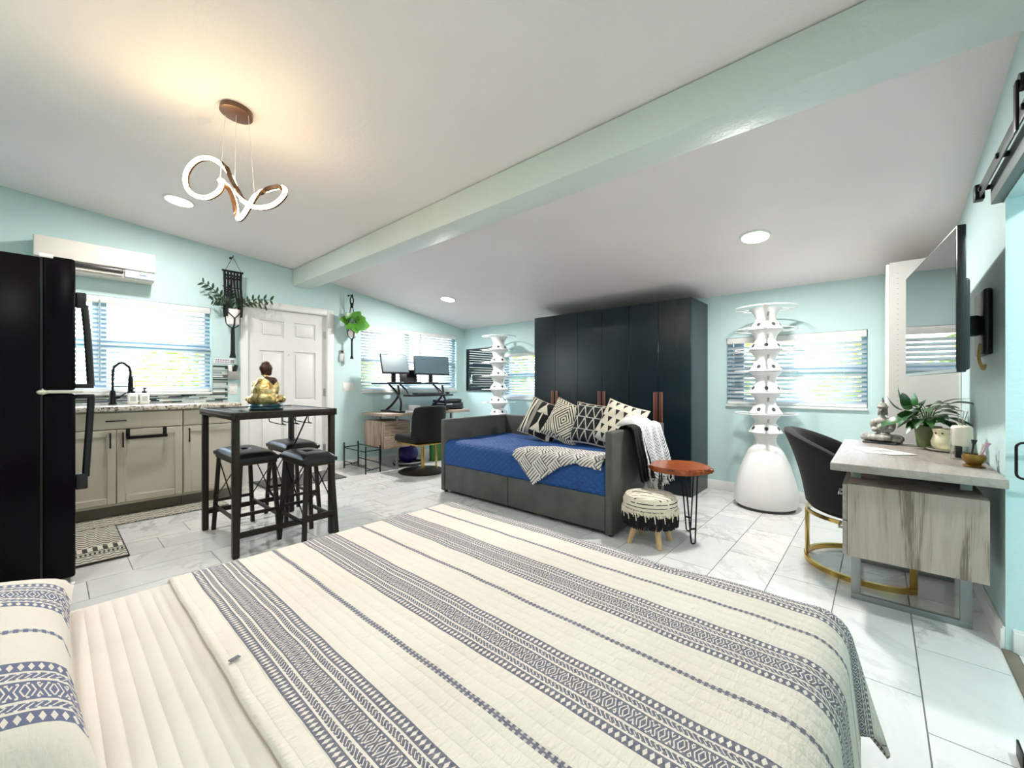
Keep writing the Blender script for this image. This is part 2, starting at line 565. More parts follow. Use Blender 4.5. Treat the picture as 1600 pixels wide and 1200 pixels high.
# blinds: one slat object for every slat
_m = Mat('blind_slat', C(222, 228, 233), 0.45)
_m.b.inputs['Transmission Weight'].default_value = 0.0
_m.b.inputs['Subsurface Weight'].default_value = 0.0
_tr = _m.node('ShaderNodeBsdfTranslucent'); _tr.inputs['Color'].default_value = C(225, 238, 246)
_mx = _m.node('ShaderNodeMixShader'); _mx.inputs[0].default_value = 0.22
_out = [n for n in _m.t.nodes if n.type == 'OUTPUT_MATERIAL'][0]
_m.t.links.new(_m.b.outputs[0], _mx.inputs[1]); _m.t.links.new(_tr.outputs[0], _mx.inputs[2]); _m.t.links.new(_mx.outputs[0], _out.inputs[0])
M_slat = _m.m
def blind(W, axis, at, inn, label, tilt, wand=None, pitch=.042):
    """inn = +1/-1 direction into the room along the wall's axis"""
    a, b, z0, z1 = W
    L = b - a - .012
    root = empty('window_blind', label, 'blind', (at - inn * .035, (a + b) / 2, z0) if axis == 'x' else ((a + b) / 2, at - inn * .035, z0), 0 if axis == 'x' else (-pi / 2 if inn < 0 else pi / 2), group=None)
    # local frame: +x into the room side, y along the window
    sgn = inn if axis == 'x' else 1
    if axis == 'y': sgn = 1 if inn > 0 else 1
    h = z1 - z0
    mb = MB(); mb.box(-.03, .034, -L / 2, L / 2, h - .062, h - .002, .004); mb.build('headrail', M_white, root)
    mb = MB(); mb.box(-.026, .026, -L / 2, L / 2, .003, .03, .004); mb.build('bottom_rail', M_white, root)
    s = MB()
    n = 6
    prof = [((i / n - .5) * .048, .004 * (1 - (2 * i / n - 1) ** 2)) for i in range(n + 1)]
    s.grid(n, 1, lambda u, v: (prof[round(u * n)][0], (v - .5) * L, prof[round(u * n)][1]))
    first = None
    z = .045
    while z < h - .07:
        if first is None:
            first = s.build('slat', M_slat, root, (0, 0, z), rot=(0, tilt, 0)); solidify(first, .0026)
        else:
            c = inst('slat', first, root, (0, 0, z), (0, tilt, 0)); solidify(c, .0026)
        z += pitch
    lad = MB()
    for t in (-.36, 0.02, .36):
        for dx in (-.026, .026): lad.cyl((dx, t * L, .02), (dx, t * L, h - .05), .0012, n=5)
    tag(lad.build('ladder_cord', M_white, root), kind='stuff')
    if wand is not None:
        mb = MB(); mb.cyl((.045, wand, .1), (.045, wand, h - .04), .005, n=8); mb.build('wand', plain('clear_wand', C(150, 160, 165), .3), root)
    return root
blind(W1, 'x', KX, 1, 'white slatted blind in the kitchen window above the sink', 0.62, wand=-.10)
blind(W2, 'x', KX, 1, 'white slatted blind behind the two monitors', 0.75, wand=.12)
blind(W3, 'y', YF, -1, 'white slatted blind behind the right white tower', 0.72)
blind(W4, 'y', YF, -1, 'white slatted blind left of the dark wardrobe', 0.6)

# entry door
door = bpy.data.objects.new('door_1', None); COL.objects.link(door); tag(door, 'white panelled entry door', kind='structure')
y0, y1, zt = D1[0] + .012, D1[1] - .012, D1[3] - .012
mb = MB()
dx0, dx1 = KX - .075, KX - .03
w = y1 - y0
# stiles and rails round six recessed panels
cols = [(y0 + .125, y0 + w / 2 - .055), (y0 + w / 2 + .055, y1 - .125)]
rows = [(.22, .78), (.93, 1.54), (1.70, 1.90)]
def slab_cells():
    ys = [y0, cols[0][0], cols[0][1], cols[1][0], cols[1][1], y1]
    zs = [.008, rows[0][0], rows[0][1], rows[1][0], rows[1][1], rows[2][0], rows[2][1], zt]
    for i in range(5):
        for j in range(7):
            if i in (1, 3) and j in (1, 3, 5): continue
            mb.box(dx0, dx1, ys[i], ys[i + 1], zs[j], zs[j + 1])
slab_cells()
bmesh.ops.remove_doubles(mb.bm, verts=mb.bm.verts, dist=1e-5)
mb.build('door_slab', M_door, door)
for c in cols:
    for r in rows:
        p = MB(); p.box(dx0 + .01, dx1 - .012, c[0], c[1], r[0], r[1])
        p.box(dx1 - .014, dx1 - .002, c[0] + .03, c[1] - .03, r[0] + .03, r[1] - .03, .008)
        p.build('door_panel', M_door, door)
p = MB(); p.cyl((dx1 - .002, (y0 + y1) / 2, 1.5), (dx1 + .004, (y0 + y1) / 2, 1.5), .009); p.build('peephole', M_chrome, door)
for z in (.3, 1.03, 1.78):
    p = MB(); p.cyl((dx1 + .006, y1 + .004, z - .05), (dx1 + .006, y1 + .004, z + .05), .008); p.box(dx1, dx1 + .003, y1 - .028, y1, z - .05, z + .05); p.build('hinge', M_chrome, door)
p = MB(); p.cyl((dx1, y0 + .07, .97), (dx1 + .05, y0 + .07, .97), .012); p.ell((dx1 + .06, y0 + .07, .97), (.024, .03, .03)); p.cyl((dx1, y0 + .07, .97), (dx1 + .005, y0 + .07, .97), .032); p.build('door_knob', M_chrome, door)
f = MB()
f.box(KX - .13, KX, D1[0], D1[0] + .011, 0, D1[3]); f.box(KX - .13, KX, D1[1] - .011, D1[1], 0, D1[3]); f.box(KX - .13, KX, D1[0] + .011, D1[1] - .011, D1[3] - .011, D1[3])
f.box(KX, KX + .016, D1[0] - .068, D1[0] + .006, 0, D1[3] + .07, .004); f.box(KX, KX + .016, D1[1] - .006, D1[1] + .082, 0, D1[3] + .07, .004); f.box(KX, KX + .016, D1[0] + .006, D1[1] - .006, D1[3] - .006, D1[3] + .07, .004)
f.build('door_frame', M_white, door)

# barn-door head board and rail over the opening on the right
mb = MB(); mb.box(TX - .034, TX, 1.3, 2.78, 1.935, 2.035, .003)
tag(mb.build('trim_3', plain('head_board', C(92, 106, 103), .45, var=.05)), 'dark grey-green head board above the opening on the right', kind='structure')

# ================================================================ outdoors seen through the blinds
_m = Mat('lawn', C(120, 150, 70), .9); _v = _m.coord('Object')
_m.color(_m.ramp(_m.noise(_v, 2.5, 5), [(.3, C(150, 160, 80)), (.7, C(95, 140, 60))])); _m.bump(_m.noise(_v, 60, 3), .6, .03)
mb = MB()
mb.box(-40, KX - .15, -30, 40, -.35, -.25); mb.box(KX - .15, 40, YF + .16, 40, -.35, -.25)
tag(mb.build('lawn', _m.m), 'sunlit green lawn outside the windows', kind='structure')
_m = Mat('foliage', C(120, 160, 60), .6); _r = _m.rand(); _v = _m.coord('Object')
_m.color(_m.mix(_m.noise(_v, 9, 3), C(186, 190, 78), C(112, 156, 66)))
M_fol = _m.m
M_bark = plain('bark', C(96, 78, 60), .9, var=.2)
def shrub(loc, r, h, label, n=900, leaf=.11):
    t = empty('garden_shrub', label, 'shrub', loc, group='shrubs outside the windows')
    mb = MB()
    rnd = random.Random(int(loc[0] * 91 + loc[1] * 37))
    for i in range(n):
        th, ph = rnd.uniform(0, 2 * pi), math.acos(rnd.uniform(-1, 1))
        q = rnd.uniform(.55, 1.0)
        p = Vector((r * q * sin(ph) * cos(th), r * q * sin(ph) * sin(th), h * .58 + h * .45 * q * cos(ph)))
        a = Vector((rnd.gauss(0, 1), rnd.gauss(0, 1), rnd.gauss(0, 1))).normalized()
        b = a.orthogonal().normalized()
        c = a.cross(b)
        s = leaf * rnd.uniform(.6, 1.3)
        v = [mb.bm.verts.new(p + d) for d in (b * s, c * s * .5, -b * s, -c * s * .5)]
        mb.bm.faces.new(v)
    o = mb.build('foliage', M_fol, t, fix=False); tag(o, kind='stuff')
    mb = MB()
    mb.tube([(0, 0, -.02), (.03, 0, h * .3), (0, .03, h * .6)], [.06, .045, .02], 8)
    for k in range(5):
        a = 2 * pi * k / 5
        mb.tube([(.02, 0, h * .25), (r * .5 * cos(a), r * .5 * sin(a), h * .62)], [.03, .01], 6)
    mb.build('trunk', M_bark, t)
    return t
shrub((-8.6, -.95, -.25), 1.1, 2.4, 'yellow-green shrub outside the left half of the kitchen window')
shrub((-9.6, 1.95, -.25), 1.2, 2.2, 'yellow-green shrub outside the right half of the kitchen window')
shrub((-9.0, 4.6, -.25), 1.0, 2.0, 'green shrub outside the window behind the monitors')
shrub((-2.7, 8.6, -.25), 1.3, 2.6, 'green shrub outside the window behind the right white tower, its left half')
shrub((.25, 9.6, -.25), 1.4, 2.3, 'green shrub outside the window behind the right white tower, its right half')
shrub((-6.6, 8.9, -.25), 1.3, 2.6, 'green shrub outside the window left of the dark wardrobe')
# ================================================================ ceiling lights
_m = Mat('light_diffuser', C(255, 255, 255), .4); _m.b.inputs['Emission Color'].default_value = (1, .985, .96, 1); _m.b.inputs['Emission Strength'].default_value = 9.0
M_diff = _m.m
def downlight(x, y, label, power=DOWNLIGHT_W, r=.098):
    z = ceil_z(y)
    sl = -0.09526 if y < 2.115 else -0.16737
    t = empty('ceiling_light', label, 'light', (x, y, z))
    t.rotation_euler = (math.atan(sl), 0, 0)
    mb = MB(); mb.lathe([(r * .93, -.001), (r * .95, -.013), (r * 1.1, -.011), (r * 1.13, -.001)], n=40); mb.build('trim_ring', M_white, t)
    mb = MB(); mb.lathe([(0, -.008), (r * .94, -.007), (r * .94, -.001), (0, -.001)], n=40); mb.build('diffuser', M_diff, t)
    ld = bpy.data.lights.new('downlight', 'AREA'); ld.shape = 'DISK'; ld.size = r * 1.8; ld.energy = power; ld.color = (1, .975, .94)
    lo = bpy.data.objects.new('downlight', ld); COL.objects.link(lo); lo.parent = t; lo.location = (0, 0, -.018)
    return t
downlight(-4.39, .722, 'recessed round ceiling light nearest the kitchen window', 15.0)
downlight(-4.36, 3.589, 'recessed round ceiling light above the computer desk')
downlight(-.715, 3.637, 'recessed round ceiling light in front of the right white tower')
downlight(-.715, .5, 'recessed round ceiling light above the striped bed', 5.0)
downlight(-2.5, -.45, 'added unseen ceiling light that fills in behind the pendant', 8.0)  # out-of-view lamp added to light the pendant and refrigerator area
# unseen lamp added to brighten the aqua wall beyond the opening
t = empty('ceiling_light', 'added unseen ceiling light that brightens the wall beyond the opening', 'light', (TX + .75, 2.05, 2.36))
mb = MB(); mb.lathe([(.08, -.001), (.09, -.013), (.1, -.001)], n=32); mb.build('trim_ring', M_white, t)
mb = MB(); mb.lathe([(0, -.009), (.079, -.008), (.079, -.001), (0, -.001)], n=32); mb.build('diffuser', M_diff, t)
ld = bpy.data.lights.new('downlight', 'AREA'); ld.shape = 'DISK'; ld.size = .15; ld.energy = 14; ld.color = (.95, .98, 1)
lo = bpy.data.objects.new('downlight', ld); COL.objects.link(lo); lo.parent = t; lo.location = (0, 0, -.02)

# ---------------------------------------------------------------- pendant: twisting lit ribbon on three cords
SA, CA = sin(radians(41.7)), cos(radians(41.7))
pc = Vector((-2.705, .701, ceil_z(.701)))
pend = empty('pendant_light', 'pendant with a glowing looped ribbon under a round brown canopy', 'light', pc)
M_brown = plain('canopy_brown', C(112, 80, 64), .35, .4, var=.08)
_m = Mat('ribbon_glow', C(255, 240, 205), .4); _m.b.inputs['Emission Color'].default_value = (1, .74, .40, 1); _m.b.inputs['Emission Strength'].default_value = PENDANT_EMIT
M_glow = _m.m
mb = MB(); mb.lathe([(0, 0.012), (.078, .012), (.08, -.028), (.074, -.03), (0, -.03)], n=40, M=RX(math.atan(-.095))); mb.build('canopy', M_brown, pend)
FP = 2.326 / 643.0
def pp(u, v, d=0.0):       # ribbon laid out in a vertical plane through the canopy; d = out of that plane
    r = (u - 370) * FP
    z = 1.14 + (600 - v) * FP - pc.z
    return Vector((r * CA - d * SA, r * SA + d * CA, z))
ctrl = [(344, 281.5, 0, 0), (351, 293, -.02, 0), (345, 306, -.03, 0), (327, 313.5, -.03, 0), (305, 306, -.02, 0), (291, 288, 0, 0), (288, 267, .02, 0), (298, 249, .03, 0), (316, 243, .03, 0), (337, 250, .02, .1), (355, 266, .0, .75),
        (368, 287, -.02, 1.0), (379, 308, -.03, .55), (392, 323, -.05, .0), (411, 331, -.05, 0), (431, 325, -.03, 0), (443, 307, 0, 0), (440, 292, .03, .3), (427, 286, .05, 1.0), (410, 290, .05, 1.0),
        (396, 301, .03, .2), (387, 318, .02, 0), (381, 336, .0, 0), (373, 343, -.0, 0), (365, 332, .03, .7), (356, 306, .05, 1.0), (349, 288, .04, .9)]
pts = spline([pp(u, v, d) for u, v, d, _ in ctrl], 8, True)
tw = [p[0] for p in spline([(k, 0, 0) for *_, k in ctrl], 8, True)]
glow, back = MB(), MB()
n = len(pts)
VDIR = Vector((SA, -CA, 0))           # towards the room side of the fitting
def ring(mb, i, o0, o1, w):
    t = (pts[(i + 1) % n] - pts[i - 1]).normalized()
    a = VDIR - t * VDIR.dot(t); a.normalize()
    ang = max(0, min(1, tw[i])) * pi
    nn = Matrix.Rotation(ang, 3, t) @ a
    s = t.cross(nn)
    return [mb.bm.verts.new(pts[i] + s * x + nn * y) for x, y in ((-w, o0), (w, o0), (w, o1), (-w, o1))]
for mb, o0, o1, w in ((glow, .001, .009, .0100), (back, -.012, .001, .0108)):
    rs = [ring(mb, i, o0, o1, w) for i in range(n)]
    for i in range(n):
        a, b = rs[i], rs[(i + 1) % n]
        for k in range(4): mb.bm.faces.new((a[k], a[(k + 1) % 4], b[(k + 1) % 4], b[k]))
tag(glow.build('light_ribbon', M_glow, pend), 'glowing warm white strip')
tag(back.build('ribbon_back', plain('ribbon_brown', C(92, 66, 46), .4, .6, var=.1), pend), 'dark brown metal back')
for top, bot in (((352, 182), (344, 280)), ((369, 175), (367, 284)), ((388, 194), (397, 299))):
    mb = MB(); p0 = pp(*top); p0.z = -.03; mb.cyl(p0, pp(*bot), .0013, n=6); mb.build('cord', M_white, pend)

# ================================================================ kitchen
M_cab = plain('greige_cabinet', C(196, 188, 172), .42, var=.03, scale=3)
M_granite = Mat('granite', C(190, 180, 165), .18)
_v = M_granite.coord('Object'); _n = M_granite.noise(_v, 42, 4, .7); _n2 = M_granite.noise(_v, 95, 3, .6)
M_granite.color(M_granite.ramp(_n * .65 + _n2 * .35, [(.36, C(50, 44, 42)), (.43, C(120, 104, 92)), (.5, C(205, 196, 182)), (.62, C(228, 222, 212)), (.7, C(140, 118, 100))]))
M_granite = M_granite.m
CF = -4.82
def shaker(mb, y0, y1, z0, z1, x, fr=.055):
    """a front with a raised frame and recessed panel facing +x"""
    mb.box(x - .019, x - .009, y0, y1, z0, z1)
    for a, b, c, d in ((y0, y0 + fr, z0, z1), (y1 - fr, y1, z0, z1), (y0 + fr, y1 - fr, z0, z0 + fr), (y0 + fr, y1 - fr, z1 - fr, z1)):
        mb.box(x - .009, x, a, b, c, d, .003, 1)
    i = fr
    mb.box(x - .009, x - .005, y0 + i, y1 - i, z0 + i, z0 + i + .008); mb.box(x - .009, x - .005, y0 + i, y1 - i, z1 - i - .008, z1 - i)
    mb.box(x - .009, x - .005, y0 + i, y0 + i + .008, z0 + i, z1 - i); mb.box(x - .009, x - .005, y1 - i - .008, y1 - i, z0 + i, z1 - i)
def pull(parent, y, z, ln, vert, x=CF):
    mb = MB()
    if vert:
        mb.box(x + .022, x + .032, y - .005, y + .005, z - ln / 2, z + ln / 2, .002)
        for s in (-.4, .4): mb.box(x, x + .024, y - .004, y + .004, z + s * ln - .004, z + s * ln + .004)
    else:
        mb.box(x + .022, x + .032, y - ln / 2, y + ln / 2, z - .005, z + .005, .002)
        for s in (-.4, .4): mb.box(x, x + .024, y + s * ln - .004, y + s * ln + .004, z - .004, z + .004)
    return mb.build('handle', M_black, parent)
def cabinet(y0, y1, doors, label, pulls, drawer=True):
    t = empty('base_cabinet', label, 'cabinet', (0, 0, 0))
    mb = MB()
    bx = CF - .021
    mb.box(KX + .003, bx, y0 + .001, y0 + .019, .105, .908); mb.box(KX + .003, bx, y1 - .019, y1 - .001, .105, .908)
    mb.box(KX + .003, bx, y0 + .019, y1 - .019, .105, .124); mb.box(KX + .003, KX + .012, y0 + .019, y1 - .019, .124, .908)
    mb.box(bx - .02, bx, y0 + .019, y1 - .019, .86, .908)
    mb.build('carcass', M_cab, t)
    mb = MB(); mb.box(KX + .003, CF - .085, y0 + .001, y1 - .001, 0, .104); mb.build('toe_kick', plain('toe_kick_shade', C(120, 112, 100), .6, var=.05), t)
    mb = MB(); mb.box(CF - .019, CF, y0 + .004, y1 - .004, .757, .895, .003); d = mb.build('drawer', M_cab, t)
    pull(d, (y0 + y1) / 2, .828, .13, False)
    for (a, b), px in zip(doors, pulls):
        mb = MB(); shaker(mb, a, b, .128, .75, CF); d = mb.build('door', M_cab, t)
        if px is not None: pull(d, px, .665, .13, True)
    return t
cabinet(-.08, .821, [(-.076, .372), (.376, .817)], 'greige sink base cabinet with two doors below the faucet', [.335, .413])
cabinet(.823, 1.262, [(.827, 1.258)], 'greige single-door base cabinet nearest the entry door', [.865])
cabinet(-.86, -.082, [(-.856, -.086)], 'greige base cabinet mostly hidden behind the refrigerator', [-.12])
mb = MB(); mb.box(KX + .001, CF + .025, -.88, 1.285, .909, .95, .006)
tag(mb.build('worktop', M_granite), 'speckled granite worktop under the kitchen window', 'worktop')
# over-door towel bar
mb = MB()
for y in (.446, .69):
    mb.box(CF - .004, CF + .008, y - .013, y + .013, .668, .7515, .002); mb.box(CF + .004, CF + .05, y - .013, y + .013, .668, .694, .002)
    mb.box(CF - .022, CF + .008, y - .013, y + .013, .751, .7545, .001)
mb.box(CF + .042, CF + .05, .446, .69, .668, .694, .002)
tag(mb.build('towel_bar', M_black), 'black towel bar hooked over the cabinet door', 'towel bar')

# mosaic backsplash: thin strips in several greys and greens
cols_ = [C(222, 226, 222), C(150, 160, 158), C(84, 112, 108), C(48, 60, 62), C(196, 206, 200), C(112, 100, 88), C(170, 190, 186), C(92, 96, 130)]
mats_ = [plain('mosaic_glass_%s' % n, c, .15, var=.08, scale=20) for n, c in zip(('pearl', 'grey', 'green', 'slate', 'mist', 'taupe', 'sea', 'violet'), cols_)]
def mosaic(parent, y0, y1, z0, z1):
    mb = MB(); mb.box(KX + .0005, KX + .005, y0, y1, z0, z1); mb.build('mortar', M_grout, parent)
    mb = MB(); z = z0 + .001
    while z < z1 - .006:
        h = min(random.choice((.010, .014, .018)), z1 - z)
        y = y0
        while y < y1 - .001:
            l = min(random.uniform(.05, .16), y1 - y)
            mb.mi = random.choices(range(8), (6, 5, 2, 3, 5, 3, 4, 1))[0]
            mb.box(KX + .005, KX + .010 + random.uniform(0, .002), y + .0008, y + l - .0008, z, z + h - .0016)
            y += l
        z += h
    tag(mb.build('mosaic_strips', mats_, parent), kind='stuff')
t = empty('backsplash', 'grey green glass mosaic backsplash round the kitchen window', 'backsplash', (0, 0, 0))
mosaic(t, -.86, 1.315, .951, 1.03)
mosaic(t, 1.178, 1.315, 1.031, 1.345)

# faucet
t = empty('kitchen_faucet', 'black spring-neck faucet standing behind the sink', 'faucet', (-5.25, .382, .95))
mb = MB(); mb.lathe([(0, 0), (.03, 0), (.03, .012), (.024, .02), (.022, .11), (.016, .13), (0, .13)], n=20); mb.build('body', M_black, t)
arc = [(0, 0, .12), (0, 0, .24), (0, .004, .32), (0, .02, .36), (0, .06, .385), (0, .1, .36), (0, .118, .32), (0, .121, .24)]
mb = MB(); mb.tube(spline(arc, 6), .0085, 10); mb.build('hose', M_black, t)
sp = spline(arc[1:], 20); hel = []
for i, p in enumerate(sp):
    a = i * 1.25; tn = (sp[min(i + 1, len(sp) - 1)] - sp[max(i - 1, 0)]).normalized(); u = Vector((1, 0, 0)); w_ = tn.cross(u)
    hel.append(p + (u * cos(a) + w_ * sin(a)) * .0125)
mb = MB(); mb.tube(hel, .0028, 5); mb.build('spring', M_black, t)
mb = MB(); mb.cyl((0, .121, .26), (0, .121, .12), .017, .02, 16); mb.cyl((0, .121, .12), (0, .121, .1), .024, .024, 16); mb.build('spray_head', M_black, t)
mb = MB(); mb.beam((0, .0, .17), (0, .11, .17), .008, .01); mb.build('arm', M_black, t)
mb = MB(); mb.cyl((0, .02, .06), (.01, .05, .07), .012, n=12); mb.tube([(.01, .045, .07), (.03, .09, .11)], .005, 8); mb.build('lever', M_black, t)
M_ceramic = plain('white_ceramic', C(236, 236, 232), .25, var=.02)
def dispenser(loc, label):
    t = empty('soap_dispenser', label, 'dispenser', loc, group='soap dispensers by the faucet')
    mb = MB(); mb.box(-.034, .034, -.034, .034, 0, .105, .008, 3); mb.build('bottle', M_ceramic, t)
    mb = MB(); mb.cyl((0, 0, .105), (0, 0, .122), .017); mb.cyl((0, 0, .12), (0, 0, .145), .005); mb.box(-.011, .04, -.011, .011, .143, .156, .003); mb.build('pump', M_blackp, t)
    mb = MB(); mb.box(.0335, .0348, -.02, .02, .03, .075); mb.build('paper_label', plain('grey_label', C(190, 192, 190), .6), t)
dispenser((-5.22, .515, .95), 'white soap dispenser with black pump touching the faucet')
dispenser((-5.22, .597, .95), 'white soap dispenser with black pump, right of its twin')

# refrigerator
M_frd = Mat('black_enamel', C(6, 3, 9), .26, Specular_IOR_Level=.1); _v = M_frd.coord('Object'); M_frd.bump(M_frd.noise(_v, 160, 3), .03, .001); M_frd = M_frd.m  # purple sheen put into the near-black base colour
t = empty('refrigerator', 'tall black top-freezer refrigerator at the left edge', 'refrigerator', (-3.39, 0, 0))
mb = MB(); mb.box(-.76, 0, -.74, -.035, .03, 1.83, .008); mb.build('body', M_frd, t)
for k, (z0, z1, hz0, hz1) in enumerate(((.05, 1.085, .535, 1.075), (1.105, 1.845, 1.12, 1.665))):
    mb = MB(); mb.box(-.76, 0, -.028, .096, z0, z1, .014, 3); d = mb.build('freezer_door' if k else 'lower_door', M_frd, t)
    mb = MB(); mb.box(-.755, -.004, -.036, -.027, z0 + .01, z1 - .01); mb.build('gasket', M_blackp, d)
    mb = MB()
    if k == 0:
        mb.box(-.058, -.022, .096, .146, hz0, hz0 + .09, .008); mb.tube(spline([(-.04, .137, hz0 + .07), (-.04, .146, hz0 + .25), (-.04, .158, hz1 - .06), (-.04, .16, hz1)], 6), .0165, 10)
        mb.box(-.058, -.022, .094, .172, hz1 - .02, hz1 + .006, .004)
    else:
        mb.box(-.058, -.022, .096, .14, hz1 - .09, hz1, .008); mb.tube(spline([(-.04, .132, hz1 - .07), (-.04, .145, hz1 - .25), (-.04, .156, hz0 + .06), (-.04, .158, hz0 + .01)], 6), .0165, 10)
        mb.box(-.058, -.022, .094, .17, hz0 - .004, hz0 + .02, .004)
    mb.build('handle', M_blackp, d)
mb = MB(); mb.box(-.05, .012, -.03, .125, 1.088, 1.102, .003); mb.ell((.006, -.028, 1.095), (.014, .022, .014)); tag(mb.build('hinge_bracket', plain('cream_metal', C(214, 208, 188), .3, .5), t), 'cream metal hinge between the two doors')
mb = MB(); mb.box(-.06, .004, -.04, .012, 1.83, 1.852, .004); tag(mb.build('hinge_cover', M_white, t), 'white top hinge cover')
mb = MB()
for x in (-.7, -.06):
    for y in (-.68, -.1): mb.cyl((x, y, 0), (x, y, .035), .02, n=12)
mb.build('feet', M_blackp, t)

# air conditioner
t = empty('air_conditioner', 'white wall-mounted air conditioner above the kitchen window', 'air conditioner', (KX, .29, 2.12))
M_ac = plain('ac_plastic', C(218, 211, 202), .3, var=.015)
mb = MB(); mb.box(0, .05, -.385, .385, .0, .262, .008); mb.box(.05, .195, -.385, .385, .0, .262, .012, 3); mb.build('housing', M_ac, t)
mb = MB(); mb.box(.196, .222, -.385, .385, .085, .262, .01, 3); mb.build('front_panel', M_ac, t)
mb = MB(); mb.box(.196, .2205, -.36, .16, .042, .074, .003); mb.build('air_outlet', M_blackp, t)
mb = MB(); mb.obox((.2, -.1, .03), (.05, .52, .006), RY(.5), .002); mb.build('louvre', M_ac, t)
mb = MB(); mb.box(.196, .219, .17, .38, .012, .078, .006); mb.build('display_panel', plain('ac_blue_white', C(206, 222, 238), .25), t)
mb = MB(); mb.box(.219, .2205, .27, .32, .04, .052); mb.build('indicator', plain('ac_grey', C(96, 110, 130), .4), t)

# small things on the left wall
t = empty('wall_sign', 'small white printed sign beside the kitchen window', 'sign', (KX, 1.29, 1.365))
mb = MB(); mb.box(0, .008, -.1, .1, 0, .056, .001); mb.build('board', M_white, t)
mb = MB()
M_ink = plain('violet_ink', C(92, 92, 132), .6)
rnd = random.Random(3)
for z, h in ((.034, .012), (.013, .009)):
    y = -.088
    while y < .03:
        l = rnd.uniform(.012, .024); mb.box(.008, .0086, y, y + l, z, z + h); y += l + .005
mb.build('printed_lines', M_ink, t)
mb = MB(); mb.box(.008, .0086, .05, .088, .008, .046); mb.build('printed_square', plain('grey_ink', C(150, 150, 150), .6), t)
t = empty('wall_caddy', 'grey wall caddy with a black remote below the small sign', 'caddy', (KX, 1.36, 1.19))
mb = MB(); mb.box(0, .005, -.046, .046, 0, .15, .002); mb.box(.005, .05, -.046, -.042, 0, .09); mb.box(.005, .05, .042, .046, 0, .09); mb.box(.05, .054, -.046, .046, 0, .09, .002); mb.box(.005, .05, -.042, .042, 0, .004)
mb.build('pocket', plain('grey_plastic', C(150, 148, 146), .4), t)
mb = MB(); mb.obox((.028, .018, .1), (.02, .036, .13), RX(-.25), .006); mb.build('remote', M_blackp, t)
mb = MB(); mb.obox((.024, -.022, .095), (.014, .034, .14), RX(.1), .004); mb.build('white_card', M_white, t)
def plate(y, z, w, h, label, n):
    t = empty('switch_plate', label, 'switch', (KX, y, z))
    mb = MB(); mb.box(0, .006, -w / 2, w / 2, -h / 2, h / 2, .003); mb.build('plate', plain('plate_white', C(232, 228, 222), .4), t)
    for i in range(n):
        yy = (i - (n - 1) / 2) * .046
        mb = MB(); mb.box(.006, .0085, yy - .017, yy + .017, -.034, .034, .001); mb.build('rocker', M_white, t)
        mb = MB(); mb.cyl((.0055, yy, .045), (.0072, yy, .045), .003, n=8); mb.build('screw', M_chrome, t)
plate(2.71, 1.1, .15, .118, 'white switch plate between the door and the computer desk', 3)
plate(1.37, 1.085, .078, .118, 'white switch plate under the grey caddy', 1)
t = empty('remote_holder', 'grey remote in a wall holder right of the entry door', 'remote', (KX, 2.618, 1.445))
mb = MB(); mb.box(0, .024, -.03, .03, 0, .1, .004); mb.build('holder', plain('holder_grey', C(200, 200, 196), .4), t)
mb = MB(); mb.box(.004, .02, -.024, .024, .06, .152, .004); mb.build('remote', plain('remote_grey', C(150, 150, 148), .4), t)
mb = MB(); mb.box(.02, .0206, -.018, .018, .118, .146); mb.build('screen', M_blackp, t)

# rugs
def rugm(name, fn, ca=C(212, 206, 190), cb=C(60, 57, 54)):
    m = Mat(name, C(200, 195, 180), .95)
    u, v, _ = m.xyz('UV')
    m.color(m.mix(fn(m, u, v), ca, cb))
    m.bump(m.noise(m.coord('UV'), 300, 2), .4, .004)
    return m.m
def _run(m, u, v):         # u along the runner, v across (metres): rows of ogees and dashes
    w = (u * 52.0).sin() * .016
    a = ((v + w).tri(.075) - .012).abs().lt(.006)
    b = ((v - w).tri(.075) - .024).abs().lt(.004)
    e = v.tri(.15).lt(.006) * u.mod(.03).lt(.018)
    return a.max(b).max(e) * .85
def _rug2(m, u, v):        # u towards the open end, v across: zigzags and bars
    z = (u + (v.tri(.06)) * .9).mod(.05).lt(.022) * u.lt(.50)
    bars = u.within(.60, .615).max(u.within(.632, .69)).max(u.within(.70, .712)) 
    dots = u.within(.645, .678) * v.mod(.022).lt(.011)
    z2 = (u + v.tri(.045)).mod(.05).lt(.018) * u.within(.72, .83)
    edge = u.gt(.838).max(v.lt(.006)).max(v.gt(.515))
    fade = u.within(.51, .6) * (v.tri(.05)).lt(.012)
    return (z + z2 + edge + fade + (bars - dots)).min(1.0).max(0.0)
def rug(name, label, x0, x1, y0, y1, mat, along_y, ex=.004):
    mb = MB()
    lx, ly = x1 - x0, y1 - y0
    def P(a, b): return (x0 + lx * a, y0 + ly * b, .0045 + .0006 * sin(a * 40) * sin(b * 31))
    mb.grid(24, 24, P, (lambda a, b: (b * ly, a * lx)) if along_y else (lambda a, b: (a * lx, b * ly)))
    o = mb.build(name, mat); solidify(o, .006, 0)
    o.location.z = .0035
    return tag(o, label, 'rug')
rug('runner_rug', 'grey runner rug with ogee pattern along the base cabinets', -4.885, -4.575, -.55, 1.12, rugm('runner_weave', _run, C(112, 107, 96), C(206, 200, 186)), True)
rug('small_rug', 'cream rug with black zigzags beside the refrigerator', -4.56, -3.70, -.17, .352, rugm('zigzag_weave', _rug2), False)
_m = Mat('door_mat_fibre', C(96, 94, 92), 1.0); _m.color(_m.ramp(_m.noise(_m.coord('Object'), 60, 3), [(.3, C(70, 69, 68)), (.7, C(122, 120, 118))])); _m.bump(_m.noise(_m.coord('Object'), 220, 2), .8, .006)
